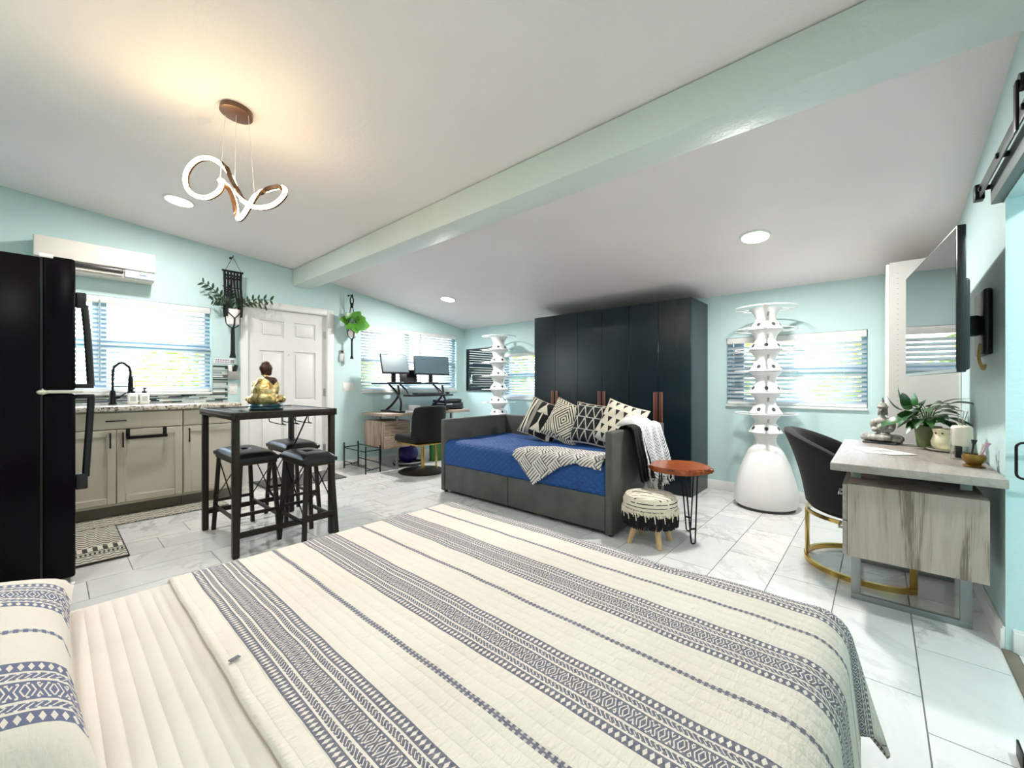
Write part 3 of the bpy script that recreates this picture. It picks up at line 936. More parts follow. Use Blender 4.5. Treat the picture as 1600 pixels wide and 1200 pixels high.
mb = MB(); mb.box(-5.38, -4.83, 1.55, 2.4, .001, .016, .005); tag(mb.build('door_mat', _m.m), 'dark grey mat lying in front of the entry door', 'mat')
# ================================================================ hanging planters
M_cordb = plain('black_cord', C(20, 20, 21), .9, var=.2, scale=60, bump=.5, bscale=300)
M_pot = plain('white_pot', C(238, 228, 226), .35, var=.02)
M_soil = plain('soil', C(50, 38, 30), 1, var=.3, scale=40)
def leafmat(name, a, b):
    m = Mat(name, a, .35); v = m.coord('Object')
    r = m.rand()
    m.color(m.mix((m.noise(v, 6, 2) * .6 + r * .5).min(1.0), a, b))
    return m.m
M_zz = leafmat('dark_leaf', C(20, 40, 26), C(44, 76, 38))
M_poth = leafmat('pothos_leaf', C(44, 110, 34), C(104, 170, 56))
M_lily = leafmat('lily_leaf', C(18, 52, 26), C(54, 106, 48))
M_stem = plain('green_stem', C(70, 104, 58), .5, var=.1)
def leaf_mesh(L, W, droop=.25, fold=.25, n=8, tip=1.4):
    """pointed leaf along +x, surface up"""
    mb = MB()
    def P(u, v):
        t = u
        w = W * (sin(pi * min(1, t ** .8)) ** .8) * (1 - .25 * t)
        y = (v - .5) * w
        return (L * t, y, -droop * L * t * t + fold * abs(y) - .0)
    mb.grid(n, 4, P)
    return mb
def hanging_planter(loc, label, wide, top_h, tail, potr, poth, kind):
    """loc = hook on the wall; everything hangs below it"""
    t = empty('hanging_planter', label, 'planter', loc)
    zr = -top_h            # pot rim height
    mb = MB()
    if wide:
        mb.tube([(0, 0, 0), (0, -.072, -.165)], .0025, 5); mb.tube([(0, 0, 0), (0, .082, -.165)], .0025, 5)
        mb.build('hanging_string', M_cordb, t)
        mb = MB(); mb.cyl((0, -.1, -.165), (0, .1, -.165), .011, n=12); mb.build('dowel', M_cordb, t)
        ys = [-.078, -.045, -.015, .015, .045, .078]
        mb = MB()
        for k, y in enumerate(ys):
            yy = (-1 if k < 3 else 1) * potr * 1.02
            mb.tube(spline([(0, y, -.165), (.0, y * .95, -.3), (.012, y * .8 + yy * .2, -.42), ((-.04, 0, .06)[k % 3], yy, zr + .0), ((-.03, 0, .05)[k % 3], yy * .96, zr - poth * .5)], 5), .0125 if k in (0, 5) else .0105, 6)
        for z in (-.2, -.235):
            mb.tube([(.0, y, z - .02 * (k % 2)) for k, y in enumerate(ys)], .011, 6)
        mb.tube([(.0, y, -.34 - .01 * (k % 2)) for k, y in enumerate(ys)], .006, 6)
    else:
        mb.cyl((0, 0, .0), (0, 0, -.03), .014, n=10)
        for s in (-1, 1):
            mb.tube(spline([(0, .006 * s, -.02), (.0, .022 * s, -.06), (0, .02 * s, -.1), (0, .012 * s, -.14)], 5), .008, 6)
            mb.tube(spline([(0, .012 * s, -.14), (.0, .024 * s, -.22), (.02, .05 * s, zr + .06), (.02, potr * s, zr), (.02, potr * .95 * s, zr - poth * .5)], 5), .0065, 6)
        mb.cyl((0, 0, -.11), (0, 0, -.175), .02, .017, 10)
    # net round the pot, gathered underneath
    for s in (-1, 1):
        mb.tube(spline([(potr * .55, potr * .93 * s, zr - poth * .18), (potr * .98, potr * .45 * s, zr - poth * .42), (potr * 1.0, 0, zr - poth * .62)], 5), .0055, 6)
        mb.tube(spline([(-potr * .4, potr * .97 * s, zr - poth * .2), (0, potr * 1.0 * s, zr - poth * .6), (0, potr * .8 * s, zr - poth * 1.02), (0, 0, zr - poth - .04)], 5), .0055, 6)
    mb.tube([(potr * 1.0, 0, zr - poth * .6), (potr * .9, 0, zr - poth * 1.0), (0, 0, zr - poth - .05)], .008, 6)
    mb.build('macrame', M_cordb, t)
    mb = MB()
    mb.tube([(.0, 0, zr - poth - .03), (.0, 0, zr - poth - .08), (0, 0, -tail + .05), (0, 0, -tail)], [.016, .019 if wide else .011, .022 if wide else .012, .034 if wide else .024], 10)
    mb.build('tassel', M_cordb, t)
    mb = MB(); mb.lathe([(0, zr - poth), (potr * .82, zr - poth), (potr * .9, zr - poth * .9), (potr, zr), (potr * .9, zr), (potr * .88, zr - .02), (0, zr - .02)], n=28); mb.build('pot', M_pot, t)
    mb = MB(); mb.lathe([(0, zr - .012), (potr * .87, zr - .016), (0, zr - .019)], n=20); mb.build('soil', M_soil, t)
    rnd = random.Random(5)
    if kind == 'zz':
        lm = leaf_mesh(.072, .028, .1, .3)
        bmesh.ops.recalc_face_normals(lm.bm, faces=lm.bm.faces)
        # leaning stems with paired leaflets
        for ay, ax, ln, bend in ((-1.5, .1, .36, .30), (-1.5, .5, .17, .9), (1.6, .1, .34, .75), (1.3, .35, .24, 1.1), (-.25, -.1, .26, .1), (-.9, .7, .15, .8)):
            d = Vector((ax * .35, ay * .42, 1)).normalized()
            side = Vector((ax, ay, 0)).normalized()
            P = []
            for k in range(9):
                q = k / 8
                P.append(Vector((0, 0, zr - .01)) + d * ln * q + side * ln * bend * q * q * .7 - Vector((0, 0, ln * bend * .45 * q ** 3)))
            f = MB(); f.tube(P, [.007 * (1 - .6 * k / 8) for k in range(9)], 6)
            for k in range(2, 9):
                tn = (P[k] - P[k - 1]).normalized()
                for s in (-1, 1):
                    out = (tn.cross(Vector((1, .2, 0))).normalized() * s + tn * .6).normalized()
                    up = out.cross(tn).normalized() * s
                    yv = up.cross(out)
                    M = Matrix((out, yv, up)).transposed()
                    vv = {}
                    sc = rnd.uniform(.75, 1.1)
                    for v in lm.bm.verts: vv[v] = f.bm.verts.new(P[k] + M @ (v.co * sc))
                    for fa in lm.bm.faces: f.bm.faces.new([vv[v] for v in fa.verts])
            f.build('frond', M_zz, t, fix=False)
    else:
        lf = None
        for ay, ax, az, L, rl in ((-1, .35, .25, .13, 0), (1, .2, .1, .20, .2), (.8, .1, .55, .17, -.2), (-.6, .5, .7, .12, .1), (.3, .5, .8, .14, .1), (.1, .6, -.8, .15, 0), (-.5, .5, -.6, .12, .3), (.6, .5, -.35, .16, 0), (-.1, .6, .25, .15, 0), (1, .3, -.2, .16, 0)):
            d = Vector((ax, ay, az)).normalized()
            base = Vector((0, 0, zr)) + Vector((d.x * .05, d.y * .06, .05 + .06 * max(0, az)))
            if lf is None:
                lf = leaf_mesh(1, 1.15, .3, .12).build('leaf', M_poth, t, fix=False); o = lf
            else: o = inst('leaf', lf, t)
            xa = d; za = Vector((.85, -.25, .45)); za = (za - xa * za.dot(xa)).normalized(); ya = za.cross(xa)
            o.rotation_mode = 'QUATERNION'; o.rotation_quaternion = Matrix((xa, ya, za)).transposed().to_quaternion(); o.location = base; o.scale = (L, L, L)
            s = MB(); s.tube([(0, 0, zr - .012), tuple(base * .5 + Vector((0, 0, zr * .5 + .02))), tuple(base)], .003, 6); s.build('stem', M_stem, t)
    return t
hanging_planter((KX + .095, 1.342, 2.545), 'black macrame planter with a dark feathery plant left of the door', True, .585, 1.115, .068, .165, 'zz')
hanging_planter((KX + .095, 2.717, 2.345), 'black macrame planter with bright green heart leaves right of the door', False, .435, .865, .06, .125, 'pothos')
# ceiling-side hooks on the wall
for y, z, l in ((1.342, 2.545, 'small black wall hook holding the left planter'), (2.717, 2.345, 'small black wall hook holding the right planter')):
    mb = MB(); mb.cyl((KX, y, z + .004), (KX + .006, y, z + .004), .012, n=12); mb.tube(spline([(KX, y, z + .004), (KX + .07, y, z + .002), (KX + .1, y, z - .004), (KX + .108, y, z + .012)], 5), .004, 6)
    tag(mb.build('wall_hook', M_black), l, 'hook')

# ================================================================ bar table, stools, golden statue
_m = Mat('dark_table_top', C(52, 46, 42), .1); _v = _m.coord('Object', scale=(3, 30, 3)); _m.color(_m.ramp(_m.noise(_v, 3, 4), [(.3, C(34, 31, 30)), (.7, C(76, 66, 58))])); M_ttop = _m.m
M_bronze = plain('bronze_metal', C(44, 36, 30), .42, .5, var=.15, scale=14)
t = empty('bar_table', 'dark metal bar table carrying the golden statue', 'table', (-3.53, 1.12, 0))
hx, hy = .425, .345
mb = MB(); mb.box(-hx + .012, hx - .012, -hy + .012, hy - .012, .93, .95, .003); mb.build('tabletop', M_ttop, t)
mb = MB()
for a, b, c, d in ((-hx, hx, -hy, -hy + .02), (-hx, hx, hy - .02, hy), (-hx, -hx + .02, -hy + .02, hy - .02), (hx - .02, hx, -hy + .02, hy - .02)): mb.box(a, b, c, d, .905, .953, .003)
mb.build('apron', M_bronze, t)
mb = MB()
k = -hx + .04
while k < hx - .03:
    mb.obox((k, -hy - .001, .928), (.016, .004, .006), RY(.5), .001); mb.obox((k, hy + .001, .928), (.016, .004, .006), RY(.5), .001); k += .028
k = -hy + .04
while k < hy - .03:
    mb.obox((hx + .001, k, .928), (.004, .016, .006), RX(.5), .001); k += .028
tag(mb.build('rope_trim', M_bronze, t), kind='stuff')
lg = None
for sx in (-1, 1):
    for sy in (-1, 1):
        x, y = sx * (hx - .03), sy * (hy - .03)
        if lg is None:
            mb = MB(); mb.box(-.02, .02, -.02, .02, .006, .906, .003); mb.box(-.016, .016, -.016, .016, 0, .008); lg = mb.build('leg', M_bronze, t, (x, y, 0))
        else: inst('leg', lg, t, (x, y, 0))
for x in (hx - .03, -hx + .03):
    mb = MB(); mb.box(x - .012, x + .012, -hy + .05, hy - .05, .125, .16); mb.build('stretcher', M_bronze, t)
mb = MB()       # glass rack under the top, and a slanting brace
for k in range(3):
    y = -.02 + .09 * k
    mb.tube(spline([(.1, y, .9), (.1, y, .86), (.12, y + .03, .845), (.34, y + .03, .845), (.36, y, .86), (.36, y, .9)], 4), .0035, 6)
mb.build('glass_rack', M_black, t)
mb = MB(); mb.tube([(.25, .2, .905), (.02, .12, .5)], .0055, 8); mb.build('brace', M_black, t)

M_leather = plain('black_leather', C(26, 24, 27), .32, var=.12, scale=20, bump=.25, bscale=220)
def stool(cx, cy, lx, ly, label):
    t = empty('bar_stool', label, 'stool', (cx, cy, 0), group='stools under the bar table')
    h = .655
    def P(u, v):
        a, b = (u - .5) * 2, (v - .5) * 2
        z = .045 * (1 - a ** 6) ** .5 * (1 - b ** 6) ** .5
        z -= .028 * math.exp(-((a * lx) ** 2 + (b * ly) ** 2) / (2 * .035 ** 2)) + .006 * math.exp(-abs(abs(a) - abs(b)) * 14) * (1 - max(abs(a), abs(b)))
        return (a * lx / 2, b * ly / 2, h - .045 + z)
    mb = MB(); mb.grid(32, 24, P); mb.box(-lx / 2 + .002, lx / 2 - .002, -ly / 2 + .002, ly / 2 - .002, h - .055, h - .04, .004)
    c = mb.build('seat', M_leather, t)
    mb = MB(); mb.ell((0, 0, h - .026), (.014, .014, .007)); mb.build('tuft_button', M_leather, c)
    mb = MB()      # scalloped leather skirt
    def skirt(p, q):
        p, q = Vector(p), Vector(q); L = (q - p).length; nn = max(6, int(L / .012))
        for i in range(nn):
            pass
        mb.grid(nn, 2, lambda u, v: tuple(p.lerp(q, u) + Vector((0, 0, -v * (.018 + .012 * abs(sin(u * L / .055 * pi)))))))
    z = h - .035; a, b = lx / 2 + .001, ly / 2 + .001
    skirt((-a, -b, z), (a, -b, z)); skirt((a, -b, z), (a, b, z)); skirt((a, b, z), (-a, b, z)); skirt((-a, b, z), (-a, -b, z))
    mb.build('skirt', M_leather, c)
    mb = MB(); mb.box(-lx / 2 + .01, lx / 2 - .01, -ly / 2 + .01, ly / 2 - .01, h - .085, h - .056, .003); mb.build('seat_frame', M_bronze, t)
    sp = .03
    for sx in (-1, 1):
        for sy in (-1, 1):
            mb = MB(); mb.beam((sx * (lx / 2 - .03), sy * (ly / 2 - .03), h - .07), (sx * (lx / 2 + sp - .03), sy * (ly / 2 + sp - .03), 0), .026, .026, (1, 0, 0)); mb.build('leg', M_bronze, t)
    q = sp * .7
    for sy in (-1, 1):
        mb = MB(); mb.beam((-lx / 2 + .03 - q, sy * (ly / 2 - .03 + q), .19), (lx / 2 - .03 + q, sy * (ly / 2 - .03 + q), .19), .016, .022); mb.build('stretcher', M_bronze, t)
        mb = MB(); mb.tube([(-lx / 2 + .05, sy * (ly / 2 - .02), .58), (lx / 2 - .02, sy * (ly / 2 - .005), .24)], .0045, 6); mb.tube([(lx / 2 - .05, sy * (ly / 2 - .02), .58), (-lx / 2 + .02, sy * (ly / 2 - .005), .24)], .0045, 6); mb.build('cross_brace', M_black, t)
    for sx in (-1, 1):
        mb = MB(); mb.beam((sx * (lx / 2 - .03 + q), -ly / 2 + .03 - q, .23), (sx * (lx / 2 - .03 + q), ly / 2 - .03 + q, .23), .016, .022); mb.build('stretcher', M_bronze, t)
    return t
stool(-3.585, .985, .60, .27, 'bar stool with a blue sheen, nearest to the sink cabinet')
stool(-3.12, 1.255, .44, .23, 'bar stool with black tufted seat under the right end of the bar table')
stool(-3.80, 1.40, .46, .27, 'bar stool with black tufted seat at the far side of the bar table')

# seated golden statue seen from behind
t = empty('golden_statue', 'golden seated robed statue with brown head, seen from behind', 'statue', (-3.40, 1.07, .953), radians(131.7))
# local frame: +x is where the statue faces (away from the camera), y is its left
def blob(name, items, voxel, mat, parent, it=5, smooth_=True):
    mb = MB()
    for c, r, *m in items: mb.ell(c, r, m[0] if m else None, 18, 12)
    o = mb.build(name, mat, parent)
    return remesh(o, voxel, it)
_m = Mat('gold_leaf', C(222, 178, 92), .26, .9); _v = _m.coord('Object'); _n = _m.noise(_v, 26, 4, .6, 1.0)
_m.color(_m.ramp(_n, [(.35, C(138, 96, 56)), (.46, C(220, 190, 124)), (.7, C(244, 230, 184))])); _m.bump(_n, .5, .01); M_gleaf = _m.m; _m.b.inputs['Roughness'].default_value = .34; _m.b.inputs['Metallic'].default_value = .75
M_dkbrown = plain('dark_brown_lacquer', C(74, 38, 28), .3, var=.2, scale=30, bump=.3, bscale=120)
M_teal = plain('teal_lacquer', C(28, 66, 76), .25, var=.1)
mb = MB(); mb.lathe([(0, 0), (.112, 0), (.116, .01), (.11, .018), (.114, .028), (.108, .04), (0, .04)], n=36, sy=1.0); tag(mb.build('base', M_teal, t), 'round dark teal base')
blob('robe', [((-.03, 0, .085), (.06, .10, .06)), ((-.028, 0, .13), (.055, .09, .08)), ((-.0, 0, .07), (.085, .105, .036)), ((-.015, 0, .12), (.062, .084, .07)), ((-.018, 0, .175), (.048, .07, .062)), ((-.015, -.0, .208), (.04, .066, .034)),
              ((-.008, .07, .14), (.034, .026, .07), RX(-.2)), ((-.008, -.07, .14), (.034, .026, .07), RX(.2)), ((.02, -.098, .075), (.07, .036, .03), RZ(.5)), ((.02, .098, .075), (.07, .036, .03), RZ(-.5)), ((.07, 0, .07), (.05, .1, .028)),
              ((-.04, .085, .066), (.03, .03, .03)), ((-.04, -.085, .066), (.03, .03, .03)), ((-.01, 0, .235), (.022, .024, .03))], .0045, M_gleaf, t)
blob('bare_shoulder', [((-.012, -.052, .212), (.034, .034, .026)), ((-.022, -.03, .222), (.026, .034, .018), RX(.5)), ((-.012, -.071, .185), (.026, .018, .034))], .004, M_dkbrown, t)
blob('head', [((0, 0, .285), (.038, .038, .042)), ((-.006, 0, .305), (.043, .045, .038)), ((-.008, 0, .336), (.028, .030, .020)), ((0, .034, .275), (.008, .006, .024)), ((0, -.034, .275), (.008, .006, .024)), ((.031, 0, .282), (.008, .006, .01)), ((.026, 0, .262), (.008, .012, .005)), ((0, 0, .25), (.02, .021, .025))], .0035, M_dkbrown, t, 3)
# ================================================================ wardrobe
_m = Mat('blue_black_lacquer', C(24, 36, 44), .24, Specular_IOR_Level=.35); _v = _m.coord('Object', scale=(1, 1, .25)); _n = _m.noise(_v, 3, 4)
_m.color(_m.ramp(_n, [(.3, C(12, 24, 31)), (.7, C(20, 33, 41))])); _m.bump(_m.noise(_m.coord('Object', scale=(60, 60, 1.5)), 4, 3), .05, .003); M_ward = _m.m
M_brlea = plain('brown_leather', C(88, 46, 36), .45, var=.12, scale=25)
M_brstr = plain('tan_edge', C(150, 98, 74), .5, var=.08)
t = empty('wardrobe', 'tall dark blue-black six-door wardrobe behind the daybed', 'wardrobe', (-2.4025, 4.268, 0))
mb = MB(); w = 1.0025
for a, b in ((-w, -w + .018), (-w / 3 - .009, -w / 3 + .009), (w / 3 - .009, w / 3 + .009), (w - .018, w)): mb.box(a, b, .02, .53, 0, 2.012)
mb.box(-w + .018, w - .018, .02, .53, 1.994, 2.012); mb.box(-w + .018, w - .018, .03, .53, .0, .06); mb.box(-w + .018, w - .018, .52, .53, .06, 1.994)
mb.build('carcass', M_ward, t)
dw = 2 * w / 6
for k in range(6):
    x0 = -w + dw * k
    mb = MB(); mb.box(x0 + .0015, x0 + dw - .0015, 0, .018, .012, 2.01, .0015, 1); d = mb.build('door', M_ward, t)
    x = x0 + dw - .028 if k % 2 == 0 else x0 + .028
    mb = MB(); mb.box(x - .02, x + .02, -.012, 0, .70, 1.055, .003); h = mb.build('handle', M_brlea, d)
    xx = x - .017 if k % 2 == 0 else x + .017
    mb = MB(); mb.box(xx - .004, xx + .004, -.017, -.0115, .70, 1.055, .002); mb.build('handle_edge', M_brstr, t)

# ================================================================ daybed
_m = Mat('grey_upholstery', C(72, 72, 68), .62); _v = _m.coord('Object'); _m.color(_m.ramp(_m.noise(_v, 5, 3), [(.3, C(66, 66, 62)), (.7, C(84, 84, 79))])); _m.bump(_m.noise(_v, 420, 2), .25, .002)
M_uph = _m.m
t = empty('daybed', 'grey upholstered daybed with two drawers and high arms', 'daybed', (-2.47, 2.75, 0))
X0, X1 = -.99, 1.0
mb = MB(); mb.box(X0, X0 + .06, 0, 1.0, .02, .77, .012, 3); mb.build('arm', M_uph, t)
mb = MB(); mb.box(X1 - .055, X1, 0, 1.0, .02, .785, .012, 3); mb.build('arm', M_uph, t)
mb = MB(); mb.box(X0 + .06, X1 - .055, .945, 1.0, .02, .77, .012, 3); mb.build('backrest', M_uph, t)
mb = MB(); mb.box(X0 + .06, X1 - .055, .06, .944, .22, .28, .004); mb.build('platform', M_blackp, t)
for a, b in ((X0 + .062, -.0425), (-.0395, X1 - .057)):
    mb = MB(); mb.box(a, b, .005, .045, .035, .298, .008, 3); mb.build('drawer', M_uph, t)
mb = MB()
for x in (X0 + .03, X1 - .03):
    for y in (.05, .95): mb.cyl((x, y, 0), (x, y, .025), .02, n=12)
tag(mb.build('feet', M_blackp, t), kind='stuff')
M_matt = plain('mattress_ticking', C(228, 226, 220), .8, var=.03)
mb = MB(); mb.box(-3.395, -1.53, 2.80, 3.69, .285, .525, .04, 4); tag(mb.build('daybed_mattress', M_matt), 'mattress of the daybed under the blue quilt', 'mattress')
_m = Mat('royal_blue_quilt', C(14, 52, 148), .7); _u, _w, _ = _m.xyz('UV')
_a = (_u * .8 + _w).tri(.055) / .0275; _b = (_u * .8 - _w).tri(.055) / .0275
_h = (_a.min(_b)).pow(.5)
_m.color(_m.mix(_m.noise(_m.coord('UV'), 4, 3) * .6 + _h * .25, C(2, 50, 112), C(8, 82, 150))); _m.bump(_h + _m.noise(_m.coord('UV'), 9, 3) * 1.2, .55, .012)
def drape(u, v, x0, x1, yf, yb, ztop, hang, r=.07):
    """cloth coordinate v: 0 = front hem ... 1 = back"""
    Lf = hang; Lt = (yb - yf)
    s = v * (Lf + Lt) - Lf           # <0 hanging on the front
    x = x0 + (x1 - x0) * u
    arc = r * pi / 2
    if s > arc * .5: y, z = yf + s, ztop
    elif s > -arc * .5:
        q = (s + arc * .5) / arc * pi / 2
        y, z = yf + r - r * sin(pi / 2 - q) - (r - arc * .5) * 0, ztop - r + r * cos(pi / 2 - q)
    else: y, z = yf, ztop - r + (s + arc * .5)
    return Vector((x, y, z))
def _bq(u, v):
    p = drape(u, v, -3.405, -1.525, 2.765, 3.68, .548, .232)
    n = noise.noise(Vector((p.x * 2.5, p.y * 2.5, 1.7)))
    if p.y > 2.84: p.z += .008 * n + .010 * noise.noise(Vector((p.x * 6, p.y * 5, 9)))
    else: p.y -= .006 + .009 * noise.noise(Vector((p.x * 5, p.z * 4, 3))) 
    return p
mb = MB(); mb.grid(90, 60, _bq, lambda u, v: (u * 1.88, v * 1.15)); o = mb.build('blue_quilt', _m.m, fix=False); solidify(o, .012, -1); tag(o, 'royal blue quilted cover spread over the daybed', 'quilt')

# pillows on the daybed
def pillow_mesh(w, h, th, n=22, pw=4):
    mb = MB()
    def side(s):
        def P(u, v):
            a, b = (u - .5) * 2, (v - .5) * 2
            e = (max(0, 1 - abs(a) ** pw) ** .6) * (max(0, 1 - abs(b) ** pw) ** .6)
            pinch = 1 - .06 * (1 - abs(a)) * 0 - .07 * (1 - abs(b) ** 2) * abs(a) ** 3
            pinch2 = 1 - .07 * (1 - abs(a) ** 2) * abs(b) ** 3
            return (a * w / 2 * pinch, s * th / 2 * e + .012 * noise.noise(Vector((a * 2, b * 2, s * 5))) * e, b * h / 2 * pinch2)
        return P
    mb.grid(n, n, side(-1)); mb.grid(n, n, side(1), flip=True)
    bmesh.ops.remove_doubles(mb.bm, verts=mb.bm.verts, dist=.0008)
    return mb
CRM, BLK = C(226, 216, 196), C(28, 28, 30)
def cushion_mat(name, fn, a=CRM, b=BLK):
    m = Mat(name, a, .9)
    u, v, _ = m.xyz('UV')
    m.color(m.mix(fn(m, u, v), a, b)); m.bump(m.noise(m.coord('UV'), 160, 2), .35, .004)
    return m.m
def _pd(m, u, v):      # concentric diamonds
    uu, vv = (u - .5).mod(.62) - .31, (v - .5).abs()
    d = ((u - .5).abs() * 1.25 + (v - .5).abs())
    e = ((u - .5).abs() - .44).abs() * 1.25 + ((v - .5).abs() - .40).abs()
    c = d.min(e + .02)
    return (c * 10.5).mod(1.0).lt(.42)
def _pn(m, u, v):      # dark with a white net
    f = (v * 3.4).mod(1.0); k = (v * 3.4).floor()
    z = (((u + k * .07).tri(.2) * 10.0) - f).abs().lt(.13)
    line = f.lt(.07)
    return z.max(line)
def _pt(m, u, v):      # cream with rows of black triangles
    f = (v * 5.0).mod(1.0); k = (v * 5.0).floor()
    uu = (u * 5.0 + k * .5).mod(1.0)
    return ((uu - .5).abs() * 1.5).lt((f - .18) * .62) * f.lt(.86)
def _pa(m, u, v):      # black with white feathers and stripes
    st = (u - .16 - (v * 9.0).sin() * .012).abs().lt(.03).max((u - .86).abs().lt(.05)).max((u - .07).abs().lt(.02))
    q = v.mod(.5)
    ar = ((u - .48).abs() + (q - .3) * .55).abs().lt(.055) * q.within(.12, .38) + (u - .48).abs().lt(.018)
    gr = u.within(.22, .32) * .45
    return (st + ar + gr).min(1.0)
pm = pillow_mesh(.44, .44, .15)
mats = [cushion_mat('feather_weave', _pa, BLK, CRM), cushion_mat('diamond_weave', _pd), cushion_mat('net_weave', _pn, BLK, C(190, 186, 176)), cushion_mat('triangle_weave', _pt)]
labs = ['black throw pillow with white feather stripes, leftmost on the daybed', 'cream throw pillow with black concentric diamonds on the daybed', 'black throw pillow with a white net of triangles on the daybed', 'cream throw pillow with rows of black triangles beside the arm']
src = None
for k, (x, z, roll, yaw, y) in enumerate(((-2.68, .755, .34, .38, 3.50), (-2.36, .755, .36, .22, 3.47), (-2.06, .75, .12, .25, 3.49), (-1.77, .765, .28, .05, 3.47))):
    mb = pillow_mesh(.42, .42, .15)
    o = mb.build('throw_pillow', mats[k]); o.location = (x, y, z)
    o.rotation_euler = (Matrix.Rotation(yaw, 3, 'Z') @ Matrix.Rotation(-.42, 3, 'X') @ Matrix.Rotation(roll, 3, 'Y')).to_euler()
    tag(o, labs[k], 'pillow', 'throw pillows on the daybed')
    # welt along the seam
    pts = []
    for q in range(48):
        a = 2 * pi * q / 48; ca, sa = cos(a), sin(a); s = 1 / max(abs(ca), abs(sa)); A, B = ca * s, sa * s
        pts.append((A * .21 * (1 - .07 * (1 - abs(B) ** 2) * abs(A) ** 3), 0, B * .21 * (1 - .07 * (1 - abs(A) ** 2) * abs(B) ** 3)))
    mb = MB(); mb.tube(pts, .004, 6, True); mb.build('welt', plain('cream_welt', C(208, 192, 172), .9), o)

# patterned throw hanging over the front of the daybed
def _greek(m, u, v):
    U, V = u + v, v - u
    a = (U / .17).floor(); b = (V / .17).floor()
    sel = (a + b).mod(2.0)
    s1 = U.mod(.034).lt(.0135); s2 = V.mod(.034).lt(.0135)
    w = m.noise(m.coord('UV'), 30, 2)
    return (s1 * sel + s2 * (1.0 - sel)) * (w + .35).min(1.0)
M_throw = cushion_mat('greek_key_weave', _greek, C(218, 212, 206), C(34, 32, 34))
poly = [(-2.44, .05), (-2.36, -.16), (-2.2, -.30), (-1.55, -.30), (-1.55, .06), (-1.80, .04), (-1.93, .085), (-2.20, .272), (-2.37, .09)]
def inside(x, y, P):
    c = False
    for i in range(len(P)):
        (x0, y0), (x1, y1) = P[i], P[i - 1]
        if (y0 > y) != (y1 > y) and x < (x1 - x0) * (y - y0) / (y1 - y0) + x0: c = not c
    return c
def _th(u, v):
    x = -2.46 + .95 * u; s = -.32 + .60 * v
    p = drape(0, 0, 0, 0, 2.748, 3.6, .568, .3)
    q = drape(0, (-s + .3) / (.3 + .852), x, x, 2.748, 3.6, .568, .3)
    q.z += .006 * noise.noise(Vector((x * 8, s * 8, 2))) if s < -.05 else 0
    q.y -= .006 * (1 + noise.noise(Vector((x * 9, s * 6, 4)))) if s > 0 else 0
    return q
mb = MB(); mb.grid(95, 60, _th, lambda u, v: (u * .95, v * .6), keep=lambda u, v: inside(-2.46 + .95 * u, -.32 + .6 * v, poly), flip=True)
o = mb.build('folded_throw', M_throw, fix=False); solidify(o, .008, 1); tag(o, 'white throw with black key pattern hanging to a point over the blue quilt', 'blanket')

# fringed throw over the right arm
def _herring(m, u, v):
    z = (v + u.tri(.06) * 1.2).mod(.028).lt(.010)
    return z * (m.noise(m.coord('UV'), 14, 2) * 1.8 - .25).max(0.0).min(1.0)
M_th2 = cushion_mat('herringbone_weave', _herring, C(222, 222, 224), C(40, 40, 44))
t = empty('fringed_throw', 'white and black fringed throw hanging over the right arm of the daybed', 'blanket', (-1.47, 3.3, .785))
def _ov(y0, y1, hang_in, hang_out, spread, off):
    def P(u, v):
        s = -hang_in + (hang_in + hang_out) * v
        y = y0 + (y1 - y0) * u
        r = .04
        if s < 0: x, z = -.045 - off, s + .012
        elif s < .1: x, z = -.045 - off + (s / .1) * (.1 + 2 * off), .012 + .02 * sin(pi * s / .1)
        else:
            q = s - .1
            x, z = .055 + off + spread * q + .018 * sin(u * 19 + 1) * min(1, q * 4), .012 - q
            y += q * .28 * (.5 + u * .9)
        x += .006 * noise.noise(Vector((u * 5, v * 7, off * 50)))
        return (x, y, z)
    return P
mb = MB(); mb.grid(30, 40, _ov(-.20, .20, .12, .54, .10, .006), lambda u, v: (u * .42, v * .66)); o = mb.build('white_cloth', M_th2, t, fix=False); solidify(o, .006, 0)
mb = MB(); mb.grid(12, 40, _ov(-.33, -.20, .1, .52, .10, .008), lambda u, v: (u * .1, v * .66)); o = mb.build('black_border', plain('black_wool', C(16, 16, 18), .95, var=.2, bump=.5, bscale=300), t, fix=False); solidify(o, .008, 0)
mb = MB(); rnd = random.Random(2)
Pe = _ov(-.33, .20, .12, .54, .10, .006)
for k in range(56):
    p = Vector(Pe(k / 55, 1.0)); mb.tube([p, p + Vector((rnd.uniform(-.008, .012), rnd.uniform(-.01, .01), -.035)), p + Vector((rnd.uniform(-.01, .02), rnd.uniform(-.015, .02), -.07))], .0022, 4)
tag(mb.build('fringe', plain('white_yarn', C(220, 218, 214), .9), t), kind='stuff')
mb = MB()
for k in range(60):
    v = .2 + .8 * k / 60
    p = Vector(_ov(-.20, .2, .12, .54, .10, .01)(0.0, v)) + Vector((.006, 0, 0)); mb.tube([p, p + Vector((.012, rnd.uniform(-.03, -.015), -.012))], .003, 4)
tag(mb.build('knots', plain('white_knots', C(226, 224, 220), .9), t), kind='stuff')
mb = MB()
def _heap(u, v):
    a, b = (u - .5) * 2, (v - .5) * 2
    e = max(0, 1 - a * a) ** .5 * max(0, 1 - b * b) ** .5
    return (-.11 + a * .10, .10 + b * .17, .0 + .07 * e + .03 * e * noise.noise(Vector((a * 2.2, b * 2.2, 3))) + .025 * abs(a - .2) * e)
mb.grid(20, 20, _heap); o = mb.build('bunched_fold', plain('grey_white_wool', C(214, 210, 208), .9, var=.06, bump=.4, bscale=200), t); solidify(o, .01, 1)

